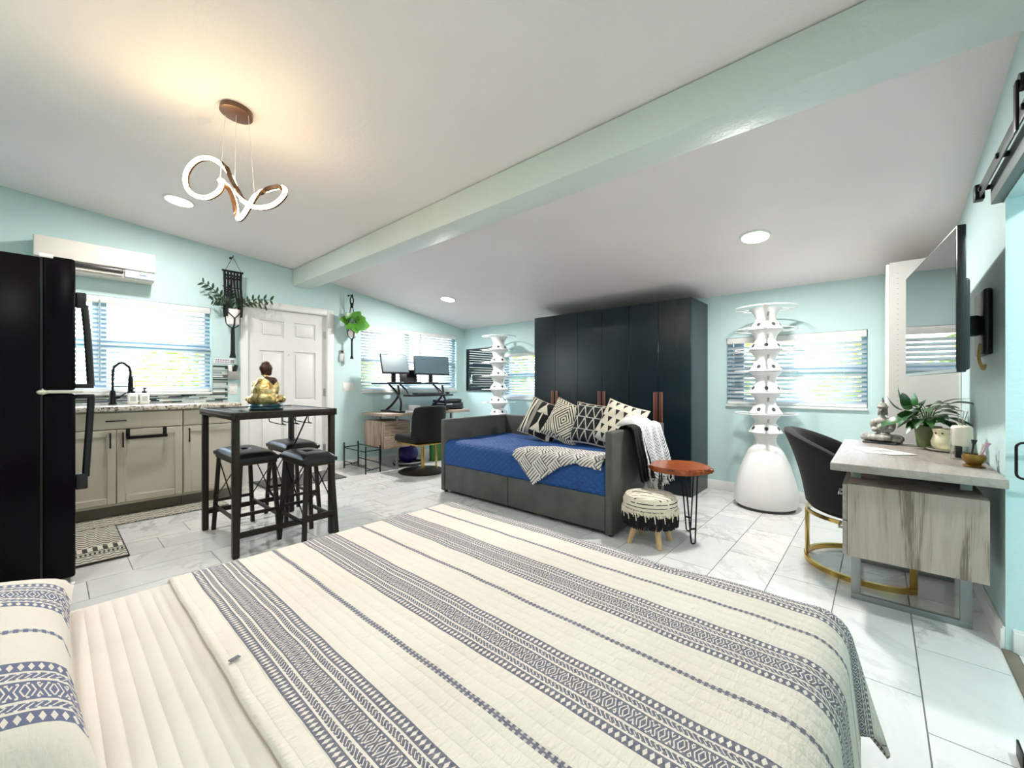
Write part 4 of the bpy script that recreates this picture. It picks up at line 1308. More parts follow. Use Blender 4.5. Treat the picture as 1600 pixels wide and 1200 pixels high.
# ================================================================ hydroponic towers
M_twr = plain('tower_white', C(228, 227, 226), .3, var=.02)
M_port = plain('port_dark', C(66, 62, 60), .5, var=.1)
M_slit = plain('slit_grey', C(172, 170, 168), .4)
TS = .86
tw = empty('hydroponic_tower', 'white hydroponic tower beside the right side of the wardrobe', 'tower', (-.785, 4.42, 0), group='white hydroponic towers')
mb = MB(); mb.lathe([(0, .012), (.25, .012), (.285, .03), (.303, .09), (.300, .16), (.275, .26), (.225, .40), (.165, .52), (.118, .575), (.102, .6), (.10, .64), (.112, .675), (.145, .69), (.158, .695), (0, .695)], n=56); mb.build('base', M_twr, tw)
mb = MB(); mb.lathe([(0, 0), (.27, 0), (.27, .014), (0, .014)], n=40); mb.build('foot', M_port, tw)
seg_src = None
zs = [.69, .865, 1.06, 1.256, 1.452, 1.640]
for k, z in enumerate(zs):
    hgt = (zs + [1.84])[k + 1] - z
    if k == 0 or True:
        mb = MB()
        mb.lathe([(.157, 0), (.160, .006), (.150, .014), (.142, .03), (.122, .06), (.100, .082), (.093, .10), (.094, hgt - .09), (.105, hgt - .055), (.135, hgt - .02), (.157, hgt - .003), (.150, hgt - .003), (.09, hgt - .05), (0, hgt - .06)], n=44)
        sg = mb.build('segment', M_twr, tw, (0, 0, z))
    for q in range(6):
        a = 2 * pi * q / 6 + k * .52 + 3.9
        d = Vector((cos(a), sin(a), .75)).normalized()
        c = Vector((cos(a) * .133, sin(a) * .133, .044))
        mb = MB(); mb.cyl(c - d * .012, c + d * .003, .019, .019, 14); mb.build('port', M_port, sg)
    for a in (-1.15, .9, 2.9):
        mb = MB(); mb.obox((cos(a) * .108, sin(a) * .108, hgt - .05), (.006, .020, .07), RZ(a) @ RY(.45), .002); mb.build('slit', M_slit, sg)
for z in (.868, 1.062, 1.258, 1.453, 1.641, 1.842):
    mb = MB(); N = 72
    mb.tube([(.292 * cos(2 * pi * q / N), .292 * sin(2 * pi * q / N), 0) for q in range(N)], .0055, 6, True)
    for a in (-1.4, .7, 2.8): mb.beam((.14 * cos(a), .14 * sin(a), 0), (.292 * cos(a), .292 * sin(a), 0), .05 if z > 1.8 else .03, .006)
    mb.build('plant_ring', M_twr, tw, (0, 0, z))
tw.scale = (TS, TS, 1.0)
copy_tree(tw, (-4.22, 4.44, 0), 1.0, 'white hydroponic tower in front of the dark framed print')

# framed print
t = empty('framed_print', 'black framed dark print on the far wall beside the corner', 'picture', (-4.98, YF, 1.02))
mb = MB()
for a, b, c, d in ((-.345, -.325, 0, .72), (.325, .345, 0, .72), (-.325, .325, 0, .02), (-.325, .325, .70, .72)): mb.box(a, b, -.028, 0, c, d, .003)
mb.build('frame', M_blackp, t)
mb = MB(); mb.box(-.325, .325, -.014, -.004, .02, .70); mb.build('print', Mat('glazed_print', C(22, 36, 42), .04).m, t)
mb = MB(); pz = plain('print_white', C(214, 222, 222), .2)
for z, l in ((.13, .03), (.15, .05), (.175, .06), (.2, .045), (.22, .03)): mb.box(-.225 - l / 2, -.225 + l / 2, -.0155, -.0138, z, z + .014)
mb.ell((-.215, -.0145, .262), (.018, .0012, .02)); mb.beam((-.262, -.0146, .1), (-.262, -.0146, .25), .006, .001); mb.box(-.27, -.19, -.0155, -.0138, .46, .475)
tag(mb.build('white_drawing', pz, t), kind='stuff')

# ================================================================ two desks of the same build
def oak(name, a, b, c):
    m = Mat(name, b, .5)
    v = m.coord('Object', scale=(1, 1, 1))
    st = m.noise(m.coord('Object', scale=(6, 6, .5)), 2.2, 5, .6, .8)
    fi = m.noise(m.coord('Object', scale=(120, 120, 4)), 2, 3)
    m.color(m.ramp(st * .75 + fi * .25, [(.39, a), (.46, b), (.62, c)])); m.bump(fi, .15, .002)
    return m.m
def oak_flat(name, a, b, c):
    m = Mat(name, b, .42)
    st = m.noise(m.coord('Object', scale=(14, 1.2, 14)), 2.2, 5, .6, .8)
    fi = m.noise(m.coord('Object', scale=(140, 5, 140)), 2, 3)
    m.color(m.ramp(st * .7 + fi * .3, [(.36, a), (.48, b), (.62, c)])); m.bump(fi, .15, .002)
    return m.m
def desk(label, loc, rz, length, depth, mv, mh, drawers_at_far):
    """front faces +x, long side along y; origin under the back corner"""
    t = empty('writing_desk', label, 'desk', loc, rz)
    mb = MB(); mb.box(0, depth, 0, length, .713, .75, .002); mb.build('desktop', mh, t)
    y0, y1 = (length - .44, length - .05) if drawers_at_far else (.01, .40)
    b0, b1 = .045, depth - .045
    mb = MB()
    mb.box(b0, b1 - .02, y0, y0 + .018, .29, .645); mb.box(b0, b1 - .02, y1 - .018, y1, .29, .645); mb.box(b0, b1 - .02, y0 + .018, y1 - .018, .29, .306); mb.box(b0, b1 - .02, y0 + .018, y1 - .018, .629, .645); mb.box(b0, b0 + .012, y0 + .018, y1 - .018, .306, .629)
    mb.build('drawer_box', mv, t)
    for z0, z1 in ((.293, .459), (.464, .642)):
        mb = MB(); mb.box(b1 - .019, b1, y0 + .002, y1 - .002, z0, z1, .0015, 1); d = mb.build('drawer', mh, t)
        zc = (z0 + z1) / 2 + .01; yc = (y0 + y1) / 2
        mb = MB(); mb.box(b1 + .018, b1 + .026, yc - .06, yc + .06, zc - .006, zc + .006, .002)
        for s in (-.052, .052): mb.box(b1, b1 + .02, yc + s - .005, yc + s + .005, zc - .005, zc + .005)
        mb.build('handle', M_chrome, d)
    st = plain('desk_leg_steel', C(150, 152, 152), .4, .7, var=.05)
    for yc in ((length - .27, .3) if drawers_at_far else (.22, length - .3)):
        mb = MB()
        for x in (.07, depth - .11): mb.box(x, x + .04, yc - .012, yc + .012, .03, .713, .002)
        mb.box(.07, depth - .07, yc - .012, yc + .012, .0, .03, .002)
        mb.build('leg_frame', st, t)
    return t
M_oakb = oak('brown_oak', C(112, 92, 80), C(156, 134, 118), C(186, 166, 150)); M_oakbh = oak_flat('brown_oak_flat', C(120, 100, 86), C(160, 138, 122), C(188, 168, 152))
M_oakg = oak('grey_oak', C(112, 97, 87), C(160, 144, 133), C(172, 157, 147)); M_oakgh = oak_flat('grey_oak_flat', C(136, 126, 118), C(148, 139, 131), C(158, 150, 142))
desk('brown oak desk with two monitors under the left wall window', (-5.33, 2.87, 0), 0, 1.46, .6, M_oakb, M_oakbh, False)
desk('grey oak desk under the wall-mounted television', (.395, 3.76, 0), pi, 1.178, .575, M_oakg, M_oakgh, True)

# ---------------------------------------------------------------- on the brown desk
t = empty('standing_converter', 'black standing-desk converter carrying the two monitors', 'desk stand', (-5.0, 3.56, .75))
mb = MB(); mb.prism([(-.24, -.60), (-.02, -.60), (.14, -.45), (.14, .45), (-.02, .62), (-.24, .62)], .385, .405); mb.build('platform', M_blackp, t)
mb = MB(); mb.box(.16, .36, -.36, .36, .22, .245, .004); mb.build('keyboard_tray', M_blackp, t)
mb = MB(); mb.box(.2, .33, -.24, .2, .246, .266, .004); mb.build('keyboard', plain('keyboard_dark', C(40, 40, 44), .5, var=.2, scale=60), t)
for s in (-1, 1):
    y = s * .38 - .02
    mb = MB(); mb.box(-.26, .2, y - .05, y + .05, .001, .028, .006); mb.build('foot', M_blackp, t)
    mb = MB(); mb.tube(spline([(-.2, y, .02), (-.02, y, .12), (.12, y, .25), (.1, y, .37)], 5), .016, 8); mb.build('lift_arm', M_blackp, t)
    mb = MB(); mb.tube(spline([(.16, y, .03), (.17, y, .16), (.06, y, .28), (-.12, y, .385)], 5), .014, 8); mb.build('lift_arm', M_blackp, t)
    mb = MB(); mb.tube([(.0, y * .75, .385), (.14, y * .72, .3), (.2, y * .72, .24)], .012, 8); mb.build('tray_arm', M_blackp, t)
M_screen = plain('monitor_grey_screen', C(62, 80, 86), .4, .1, var=.05)
def monitor(loc, w, h, rz, tilt, label):
    t = empty('monitor', label, 'monitor', loc, rz, group='monitors on the standing converter')
    M = RY(tilt)
    mb = MB(); mb.obox((0, 0, .12 + h / 2), (.028, w, h), M, .005); mb.build('housing', M_blackp, t)
    mb = MB(); mb.obox(Vector((0, 0, .12 + h / 2)) + M @ Vector((.0146, 0, .004)), (.0015, w - .016, h - .03), M); mb.build('screen', M_screen, t)
    mb = MB(); mb.box(-.05, -.02, -.03, .03, .004, .2, .004); mb.build('stand', M_blackp, t)
    mb = MB(); mb.lathe([(0, 0), (.1, 0), (.098, .01), (0, .012)], n=28); mb.build('base', M_blackp, t)
    return t
monitor((-5.03, 3.19, 1.156), .40, .285, -.10, -.32, 'smaller grey monitor at the left of the converter')
monitor((-5.03, 3.83, 1.156), .62, .28, -.05, -.1, 'wider grey monitor at the right of the converter')
t = empty('laptop', 'black laptop standing open between the two monitors', 'laptop', (-5.1, 3.5, 1.156), -.3)
mb = MB(); mb.box(-.09, .1, -.13, .13, 0, .014, .004); mb.build('keyboard_half', M_blackp, t)
mb = MB(); mb.obox((-.12, 0, .1), (.008, .26, .19), RY(-.25), .003); mb.build('lid', M_blackp, t)
t = empty('printer', 'black printer at the far end of the brown desk', 'printer', (-5.06, 4.17, .751))
mb = MB(); mb.box(-.17, .15, -.19, .19, .0, .10, .02, 3); mb.box(-.17, .12, -.18, .18, .1, .15, .015, 3); mb.build('body', M_blackp, t)
mb = MB(); mb.box(.1, .2, -.15, .15, .02, .032, .004); mb.build('paper_tray', M_blackp, t)
mb = MB(); mb.box(-.12, .1, -.15, .15, .15, .156, .004); mb.build('scanner_lid', plain('printer_gloss', C(52, 66, 72), .1), t)
mb = MB(); mb.box(.15, .154, -.16, -.04, .07, .09, .001); mb.build('control_panel', plain('panel_silver', C(170, 174, 176), .3, .5), t)
t = empty('small_box', 'small white box on the brown desk under the converter', 'box', (-5.15, 3.6, .751))
mb = MB(); mb.box(-.05, .05, -.07, .07, 0, .06, .003); mb.build('carton', M_white, t)
mb = MB(); mb.box(-.051, .051, -.071, .071, .056, .075, .003); mb.build('lid', M_white, t)
mb = MB(); mb.obox((0, 0, 0), (.2, .28, .002), RZ(.15)); o = mb.build('paper_sheet', plain('paper_white', C(232, 232, 228), .7)); o.location = (-4.87, 3.5, .7515); tag(o, 'white paper sheet at the front of the brown desk', 'paper')
t = empty('computer_mouse', 'dark mouse on the right end of the converter tray', 'mouse', (-4.72, 3.87, .996))
mb = MB(); mb.ell((0, 0, .016), (.05, .03, .018)); mb.build('shell', M_blackp, t)
mb = MB(); mb.cyl((.02, -.004, .032), (.02, .004, .032), .006, n=10); mb.build('wheel', M_chrome, t)

# office chair
M_vel = Mat('black_velvet', C(5, 5, 6), .85); M_vel.b.inputs['Sheen Weight'].default_value = .08; M_vel.b.inputs['Sheen Roughness'].default_value = .4; M_vel.bump(M_vel.noise(M_vel.coord('Object'), 200, 2), .2, .002); M_vel = M_vel.m
t = empty('office_chair', 'black velvet desk chair with gold stem at the brown desk', 'chair', (-4.44, 3.22, 0))
mb = MB()
def _cb(s):
    def P(u, v):
        a = (u - .5) * 2; z = .40 + .47 * v
        wd = .27 * (1 - .14 * max(0, v - .75) * 4 * (1 if a < 0 else .35))
        x = .235 - .12 * abs(a) ** 2.2 + .05 * v + s * .03 * (1 - abs(a) ** 8)
        return (x, a * wd, z - .03 * (v > .99) * abs(a) ** 4)
    return P
mb.grid(22, 14, _cb(-1)); mb.grid(22, 14, _cb(1), flip=True)
def rim(f):
    return [f(k / 22) for k in range(23)]
for va in (0, 1):
    mb.grid(22, 1, lambda u, w: _cb(-1)(u, va) if w < .5 else _cb(1)(u, va))
for ua in (0, 1):
    mb.grid(14, 1, lambda v, w: _cb(-1)(ua, v) if w < .5 else _cb(1)(ua, v))
bmesh.ops.remove_doubles(mb.bm, verts=mb.bm.verts, dist=.0005)
o = mb.build('backrest', M_vel, t); subsurf(o, 1)
mb = MB(); mb.box(-.25, .22, -.26, .26, .40, .50, .035, 4); mb.build('seat', M_vel, t)
mb = MB(); mb.box(-.2, .26, -.25, .25, .378, .398, .006); mb.build('seat_frame', M_gold, t)
mb = MB(); mb.cyl((.02, 0, .03), (.02, 0, .38), .024, .018, 16); mb.build('gas_stem', M_gold, t)
mb = MB(); mb.cyl((.12, .14, .03), (.12, .14, .38), .012, n=12); mb.build('height_lever', M_gold, t)
mb = MB(); mb.lathe([(0, 0), (.29, 0), (.3, .012), (.27, .028), (.08, .045), (0, .05)], n=40); mb.build('base', M_blackp, t)
# under the brown desk
t = empty('exercise_ball', 'dark blue ball on a low round tray under the brown desk', 'ball', (-5.02, 3.40, 0))
mb = MB(); mb.lathe([(0, 0), (.2, 0), (.215, .03), (.2, .03), (.19, .012), (0, .012)], n=36); mb.build('tray', plain('tray_black', C(28, 28, 32), .4), t)
mb = MB(); mb.ell((0, 0, .155), (.145, .145, .14), None, 28, 18); mb.build('ball', plain('dark_blue_rubber', C(26, 26, 104), .35, var=.08), t)
mb = MB(); mb.tube([(.196 * cos(2 * pi * q / 36), .196 * sin(2 * pi * q / 36), .038) for q in range(36)], .006, 6, True); mb.build('rim', M_white, t)
t = empty('green_bag', 'green bag standing on the floor behind the office chair', 'bag', (-4.95, 3.84, 0))
mb = MB(); mb.grid(16, 8, lambda u, v: (.07 * cos(2 * pi * u) * (1 - .25 * v), .10 * sin(2 * pi * u) * (1 + .06 * v), .3 * v + .004)); mb.box(-.06, .06, -.09, .09, .003, .01); o = mb.build('pouch', plain('green_cloth', C(74, 124, 66), .8, var=.12, scale=14), t); solidify(o, .004)
mb = MB(); mb.tube(spline([(.05, -.05, .28), (.06, -.04, .36), (.06, .04, .36), (.05, .05, .28)], 5), .006, 6); mb.build('handle', plain('green_strap', C(60, 104, 56), .8), t)

# empty shoe rack
t = empty('shoe_rack', 'empty black metal shoe rack on the floor left of the brown desk', 'rack', (-5.11, 2.745, 0))
for sx in (-1, 1):
    f = MB()
    for sy in (-1, 1): f.cyl((sx * .285, sy * .10, 0), (sx * .285, sy * .10, .35), .0085, n=10)
    for z in (.06, .29): f.cyl((sx * .285, -.1, z - (.02 if z < .1 else .0)), (sx * .285, .1, z), .006, n=8)
    f.build('end_frame', M_black, t)
for y, z in ((-.1, .28), (.1, .31), (-.1, .1), (.1, .12), (0, .04)):
    mb = MB(); mb.cyl((-.285, y, z), (.285, y, z), .006, n=8); mb.build('rail', M_black, t)
# ================================================================ side table and fringed footstool
_m = Mat('red_brown_wood', C(140, 70, 38), .22); _v = _m.coord('Object', scale=(3, 12, 3)); _m.color(_m.ramp(_m.noise(_v, 3, 5, .6, 1.0), [(.3, C(112, 50, 26)), (.7, C(168, 90, 50))])); M_rw = _m.m
ST = (-1.11, 3.13)
t = empty('side_table', 'small live-edge wooden side table with black hairpin legs', 'table', (ST[0], ST[1], 0))
poly = []
for k in range(40):
    a = 2 * pi * k / 40; r = .212 + .012 * sin(5 * a + .6) + .008 * sin(9 * a)
    poly.append((r * cos(a), r * sin(a)))
mb = MB(); mb.prism(poly, .497, .535); bmesh.ops.bevel(mb.bm, geom=[e for e in mb.bm.edges if abs(e.verts[0].co.z - e.verts[1].co.z) < 1e-5], offset=.009, segments=3, affect='EDGES'); mb.build('tabletop', M_rw, t)
for a in (-.62, 1.5, 3.35):
    c = Vector((cos(a) * .135, sin(a) * .135, 0)); tg = Vector((-sin(a), cos(a), 0)); rd = Vector((cos(a), sin(a), 0))
    mb = MB()
    foot = c + rd * .02
    mb.tube([c + tg * .05 + Vector((0, 0, .497)), foot + tg * .016 + Vector((0, 0, .012)), foot + tg * .008 + Vector((0, 0, .006)), foot - tg * .008 + Vector((0, 0, .006)), foot - tg * .016 + Vector((0, 0, .012)), c - tg * .05 + Vector((0, 0, .497))], .0055, 8)
    mb.beam(foot + tg * .022 + Vector((0, 0, .11)), foot - tg * .022 + Vector((0, 0, .11)), .008, .012)
    mb.obox(c + Vector((0, 0, .494)), (.06, .12, .005), RZ(a)); mb.build('hairpin_leg', M_black, t)

t = empty('footstool', 'round fringed cream and black footstool on wooden legs', 'footstool', (-1.235, 2.885, 0), .3)
def _fs(m, x, y, z):
    w = m.noise(m.coord('Object'), 14, 3)
    s = (y + w * .02).mod(.036).lt(.0065) * (w + .12).gt(.55)
    s2 = ((y - .06).abs().lt(.006) * (w.gt(.4))).max((y + .05 + x * .15).abs().lt(.010) * (x + .05).abs().lt(.07))
    top = z.gt(.335)
    side = z.mod(.026).lt(.006) * (w + .1).gt(.56)
    return (s.max(s2) * top).max(side * top.inv())
_m = Mat('woven_stripe', C(216, 206, 186), .95); _x, _y, _z = _m.xyz('Object'); _m.color(_m.mix(_fs(_m, _x, _y, _z), C(220, 210, 190), C(46, 44, 44))); _m.bump(_m.noise(_m.coord('Object'), 120, 3), .7, .006)
mb = MB(); mb.lathe([(0, .20), (.165, .205), (.185, .24), (.188, .31), (.17, .345), (.10, .362), (0, .366)], n=44); mb.build('seat', _m.m, t)
M_strip = plain('cream_cord', C(222, 212, 190), .95, var=.1, scale=60)
mb = MB(); rnd = random.Random(4)
for k in range(170):
    a = 2 * pi * k / 170 + rnd.uniform(-.01, .01); r = .189
    z0 = .262 + rnd.uniform(-.004, .004); l = rnd.uniform(.02, .04) if k % 9 else .07
    mb.tube([(r * cos(a), r * sin(a), z0), ((r + .007) * cos(a), (r + .007) * sin(a), z0 - l * .5), ((r + .005) * cos(a + .02), (r + .005) * sin(a + .02), z0 - l)], .0032, 4)
tag(mb.build('cream_fringe', M_strip, t), kind='stuff')
M_bf = plain('black_fringe_yarn', C(14, 13, 14), .95, var=.2, scale=60)
mb = MB()
for k in range(260):
    a = 2 * pi * k / 260 + rnd.uniform(-.01, .01); r = .186 + rnd.uniform(-.006, .003)
    mb.tube([(r * cos(a), r * sin(a), .245), ((r + .006) * cos(a), (r + .006) * sin(a), .19), ((r + .002) * cos(a + rnd.uniform(-.03, .03)), (r + .002) * sin(a), .142 + rnd.uniform(-.008, .01))], .0038, 4)
tag(mb.build('black_fringe', M_bf, t), kind='stuff')
mb = MB(); mb.lathe([(0, .17), (.155, .17), (.16, .2), (0, .205)], n=32); mb.build('frame', M_bf, t)
M_beech = plain('pale_beech', C(206, 170, 126), .45, var=.1, scale=10)
for a in (.55, 2.1, 3.7, 5.25):
    mb = MB(); mb.cyl((cos(a) * .10, sin(a) * .10, .17), (cos(a) * .155, sin(a) * .155, 0), .023, .018, 14); mb.build('leg', M_beech, t)

# ================================================================ velvet chair with gold ring base
t = empty('barrel_chair', 'black velvet barrel chair with a gold ring base at the grey desk', 'chair', (-.04, 3.38, 0))
R0 = .325
def _shell(off):
    def P(u, v):
        a = pi + (u - .5) * 2 * radians(118)             # back at -x
        back = cos(a - pi)
        hb = .60 + .25 * max(0, (back + .15) / 1.15) ** .9
        z = .36 + (hb - .36) * v
        r = R0 + off + .085 * max(0, back) * v * v + .05 * v
        return (r * cos(a), r * sin(a) * .98, z)
    return P
mb = MB(); nu, nv = 40, 12
mb.grid(nu, nv, _shell(0)); mb.grid(nu, nv, _shell(-.065), flip=True)
for va in (0, 1): mb.grid(nu, 1, lambda u, w: _shell(0 if w < .5 else -.065)(u, va))
for ua in (0, 1): mb.grid(nv, 1, lambda v, w: _shell(0 if w < .5 else -.065)(ua, v))
bmesh.ops.remove_doubles(mb.bm, verts=mb.bm.verts, dist=.0006)
o = mb.build('backrest', M_vel, t); subsurf(o, 1)
mb = MB(); mb.lathe([(0, .335), (.27, .335), (.30, .35), (.30, .37), (.27, .38), (0, .38)], n=44); mb.build('seat_pan', M_vel, t)
mb = MB(); mb.lathe([(0, .38), (.2, .38), (.232, .4), (.236, .44), (.21, .475), (.1, .49), (0, .49)], n=40); mb.build('seat_cushion', M_vel, t)
mb = MB()
def band(r, z0, z1, a0, a1, n, th=.012):
    def P(s):
        return lambda u, v: ((r + s) * cos(a0 + (a1 - a0) * u), (r + s) * sin(a0 + (a1 - a0) * u), z0 + (z1 - z0) * v)
    mb.grid(n, 1, P(0)); mb.grid(n, 1, P(-th), flip=True)
    for v in (0, 1): mb.grid(n, 1, lambda u, w: P(0 if w < .5 else -th)(u, v))
band(.335, 0.0, .03, .94, 2 * pi - .94, 64, .02); band(.325, .315, .336, .94, 2 * pi - .94, 64)
mb.build('gold_ring', M_gold, t)
for a in (pi + .22, pi + .05, pi - .14, .97, -.97):
    mb = MB(); mb.obox((.322 * cos(a), .322 * sin(a), .17), (.014, .034, .296), RZ(a), .003); mb.build('gold_post', M_gold, t)

# ================================================================ on the grey desk
t = empty('stone_statue', 'grey seated meditating statue on the grey desk', 'statue', (.02, 3.66, .751), radians(-105))
t.scale = (.92, .86, 1.0)
_m = Mat('weathered_stone', C(176, 172, 164), .75); _n = _m.noise(_m.coord('Object'), 22, 5, .65); _m.color(_m.ramp(_n, [(.36, C(92, 94, 92)), (.5, C(164, 160, 152)), (.66, C(206, 202, 194))])); _m.bump(_n, .4, .006); M_stone = _m.m
blob('body', [((0, 0, .035), (.07, .095, .03)), ((.02, -.085, .035), (.045, .045, .028)), ((.02, .085, .035), (.045, .045, .028)), ((.065, 0, .04), (.03, .075, .02)), ((-.01, 0, .095), (.036, .046, .06)), ((-.01, 0, .142), (.034, .06, .028)),
              ((0, .056, .115), (.022, .02, .042), RX(-.15)), ((0, -.056, .115), (.022, .02, .042), RX(.15)), ((.03, .04, .088), (.034, .017, .016), RZ(-.6)), ((.03, -.04, .088), (.034, .017, .016), RZ(.6)), ((.05, 0, .105), (.012, .016, .024)), ((-.005, 0, .165), (.016, .017, .025))], .0036, M_stone, t, 3)
blob('head', [((0, 0, .214), (.031, .030, .038)), ((.03, 0, .21), (.007, .006, .01)), ((.024, 0, .196), (.007, .009, .004)), ((-.002, 0, .236), (.031, .031, .018)), ((0, .027, .195), (.007, .005, .02)), ((0, -.027, .195), (.007, .005, .02)), ((.02, 0, .186), (.008, .01, .004))], .003, M_stone, t, 2)
mb = MB(); mb.lathe([(.031, .232), (.036, .240), (.028, .246), (.023, .256), (.016, .264), (.008, .268), (.009, .278), (.004, .295), (0, .308)], n=24); mb.build('crown', M_stone, t)
mb = MB(); mb.box(-.07, .085, -.1, .1, 0, .012, .005); tag(mb.build('plinth', plain('dark_stone', C(70, 72, 72), .7, var=.15), t), 'dark grey plinth')

def lily(loc):
    t = empty('potted_plant', 'dark green leafy plant in an olive pot on the grey desk', 'plant', loc)
    mb = MB(); mb.lathe([(0, 0), (.045, 0), (.048, .008), (.06, .115), (.064, .118), (.064, .13), (.058, .13), (.056, .12), (0, .118)], n=36); mb.build('pot', plain('olive_pot', C(104, 114, 74), .45, var=.06), t)
    mb = MB(); mb.lathe([(0, .126), (.056, .123), (0, .12)], n=24); mb.build('soil', M_soil, t)
    rnd = random.Random(11); src = None
    for k in range(44):
        a = 2 * pi * (k * .381966) ; ring = k / 44
        el = 1.1 - 1.25 * ring + rnd.uniform(-.12, .12)
        sl = .05 + .06 * rnd.random() + .03 * (1 - ring)
        d = Vector((cos(a) * cos(el), sin(a) * cos(el), sin(el)))
        base = Vector((d.x * sl, d.y * sl, .14 + max(.0, d.z) * sl + .02))
        if src is None:
            src = leaf_mesh(1, .44, .6, .25, 9).build('leaf', M_lily, t, fix=False); o = src
        else: o = inst('leaf', src, t)
        L = rnd.uniform(.085, .13)
        q = Vector((1, 0, 0)).rotation_difference(Vector((d.x, d.y, d.z * .55)).normalized())
        up = q @ Vector((0, 0, 1))
        o.rotation_mode = 'QUATERNION'; o.rotation_quaternion = q; o.location = base; o.scale = (L, L * 1.4, L)
        s = MB(); s.tube(spline([(d.x * .012, d.y * .012, .132), (d.x * sl * .45, d.y * sl * .45, .14 + max(0, d.z) * sl * .8 + .012), tuple(base)], 3), .0022, 5); s.build('stem', M_stem, t)
    return t
lily((.225, 3.60, .751))
t = empty('wax_warmer', 'cream pierced wax warmer on a saucer on the grey desk', 'warmer', (.288, 3.44, .751))
M_cream = plain('cream_glaze', C(226, 218, 184), .25, var=.04)
mb = MB(); mb.lathe([(0, .014), (.046, .014), (.058, .03), (.061, .055), (.052, .085), (.049, .1), (.057, .128), (.052, .13), (.044, .1), (0, .095)], n=40); mb.build('body', M_cream, t)
for k in range(10):
    a = 2 * pi * k / 10
    mb = MB(); mb.obox((.0505 * cos(a), .0505 * sin(a), .106), (.006, .009, .009), RZ(a) @ RX(.78)); mb.build('vent_hole', plain('hole_brown', C(96, 84, 60), .7), t)
mb = MB(); mb.lathe([(0, 0), (.055, 0), (.077, .010), (.079, .016), (.055, .008), (0, .008)], n=40); mb.build('saucer', plain('saucer_cream', C(214, 208, 192), .3), t)
t = empty('white_bottle', 'small white bottle with reed sticks behind the candle', 'bottle', (.352, 3.47, .751))
mb = MB(); mb.lathe([(0, 0), (.026, 0), (.027, .006), (.027, .115), (.022, .128), (.012, .132), (.012, .15), (0, .15)], n=24); mb.build('bottle', M_white, t)
mb = MB()
for dx, dy in ((.012, .0), (-.006, .014), (.004, -.012)): mb.cyl((0, 0, .12), (dx * 2.2, dy * 2.2, .235), .0022, n=6)
tag(mb.build('reeds', plain('reed', C(196, 190, 176), .8), t), kind='stuff')
t = empty('candle_jar', 'white pillar candle in a clear glass jar nearest the front wall edge', 'candle', (.322, 3.145, .751))
mb = MB(); mb.lathe([(0, 0), (.042, 0), (.044, .004), (.044, .155), (.0415, .155), (.0415, .006), (0, .006)], n=36); mb.build('jar', glass_mat('jar_glass', (1, 1, 1, 1)), t)
mb = MB(); mb.lathe([(0, .07), (.038, .07), (.04, .075), (.04, .165), (.033, .172), (0, .17)], n=32); mb.build('candle', plain('ivory_wax', C(236, 228, 212), .5, Subsurface_Weight=0.0), t)
mb = MB(); mb.box(-.025, .0, -.025, .02, .007, .066, .003); mb.build('dark_stopper', M_blackp, t)
t = empty('brass_bowl', 'small brass bowl holding make-up brushes on the grey desk', 'bowl', (.335, 2.89, .751))
M_brass = plain('aged_brass', C(150, 116, 62), .32, .9, var=.2, scale=30)
mb = MB(); mb.lathe([(0, .012), (.024, .014), (.037, .028), (.041, .044), (.038, .058), (.033, .06), (.036, .044), (.03, .03), (0, .02)], n=36); mb.build('bowl', M_brass, t)
mb = MB(); mb.lathe([(.018, .012), (.036, .0), (.039, .006), (.021, .016)], n=36); mb.build('foot_ring', M_brass, t)
for (p, q, cc, nm) in (((-.01, .0, .03), (.0, .012, .105), C(24, 24, 26), 'brush'), ((.012, -.012, .03), (.035, -.02, .1), C(196, 160, 176), 'brush'), ((.01, .012, .03), (.03, .03, .085), C(220, 212, 200), 'brush')):
    mb = MB(); mb.cyl(p, q, .004, n=8); d = (Vector(q) - Vector(p)).normalized(); mb.cyl(Vector(q), Vector(q) + d * .02, .006, .011, 10); mb.build(nm, plain('brush_colour', cc, .5), t)
for k, (x, y, a, w, l, lab) in enumerate(((-.02, 3.215, .5, .16, .25, 'printed white sheet lying on the grey desk, the lower one'), (.02, 3.20, .72, .15, .25, 'printed white sheet lying on the grey desk, on top'))):
    t = empty('paper_sheet', lab, 'paper', (x, y, .7508 + .0015 * k), a)
    mb = MB(); mb.box(-w / 2, w / 2, -l / 2, l / 2, 0, .0012); mb.build('sheet', plain('sheet_white', C(236, 236, 234), .6), t)
    mb = MB(); mb.box(-w * .32, w * .3, -.04, .05, .0012, .0015); mb.build('picture_block', plain('print_grey', C(176, 172, 170), .6, var=.25, scale=30), t)

# white tall cabinet in the corner
t = empty('tall_cabinet', 'narrow tall white cabinet in the corner behind the grey desk', 'cabinet', (.058, 3.97, 0))
mb = MB(); mb.box(0, .345, 0, .018, 0, 2.0); mb.box(0, .345, .80, .818, 0, 2.0); mb.box(.33, .345, .018, .8, 0, 2.0); mb.box(.002, .33, .018, .8, 1.98, 2.0); mb.box(.002, .33, .018, .8, 0, .06); mb.build('carcass', plain('white_foil', C(218, 211, 206), .4, var=.02), t)
for a, b in ((.02, .408), (.412, .798)):
    mb = MB(); mb.box(-.018, 0, a, b, .01, 1.995, .002); mb.build('door', M_white, t)
mb = MB()
for k in range(46): mb.cyl((.042, -.0006, .3 + k * .036), (.042, .004, .3 + k * .036), .003, n=6)
tag(mb.build('peg_holes', plain('hole_grey', C(150, 146, 142), .6), t), kind='stuff')
mb = MB(); mb.box(.335, .345, -.008, 0, 0, 2.0); mb.build('filler_strip', M_white, t)

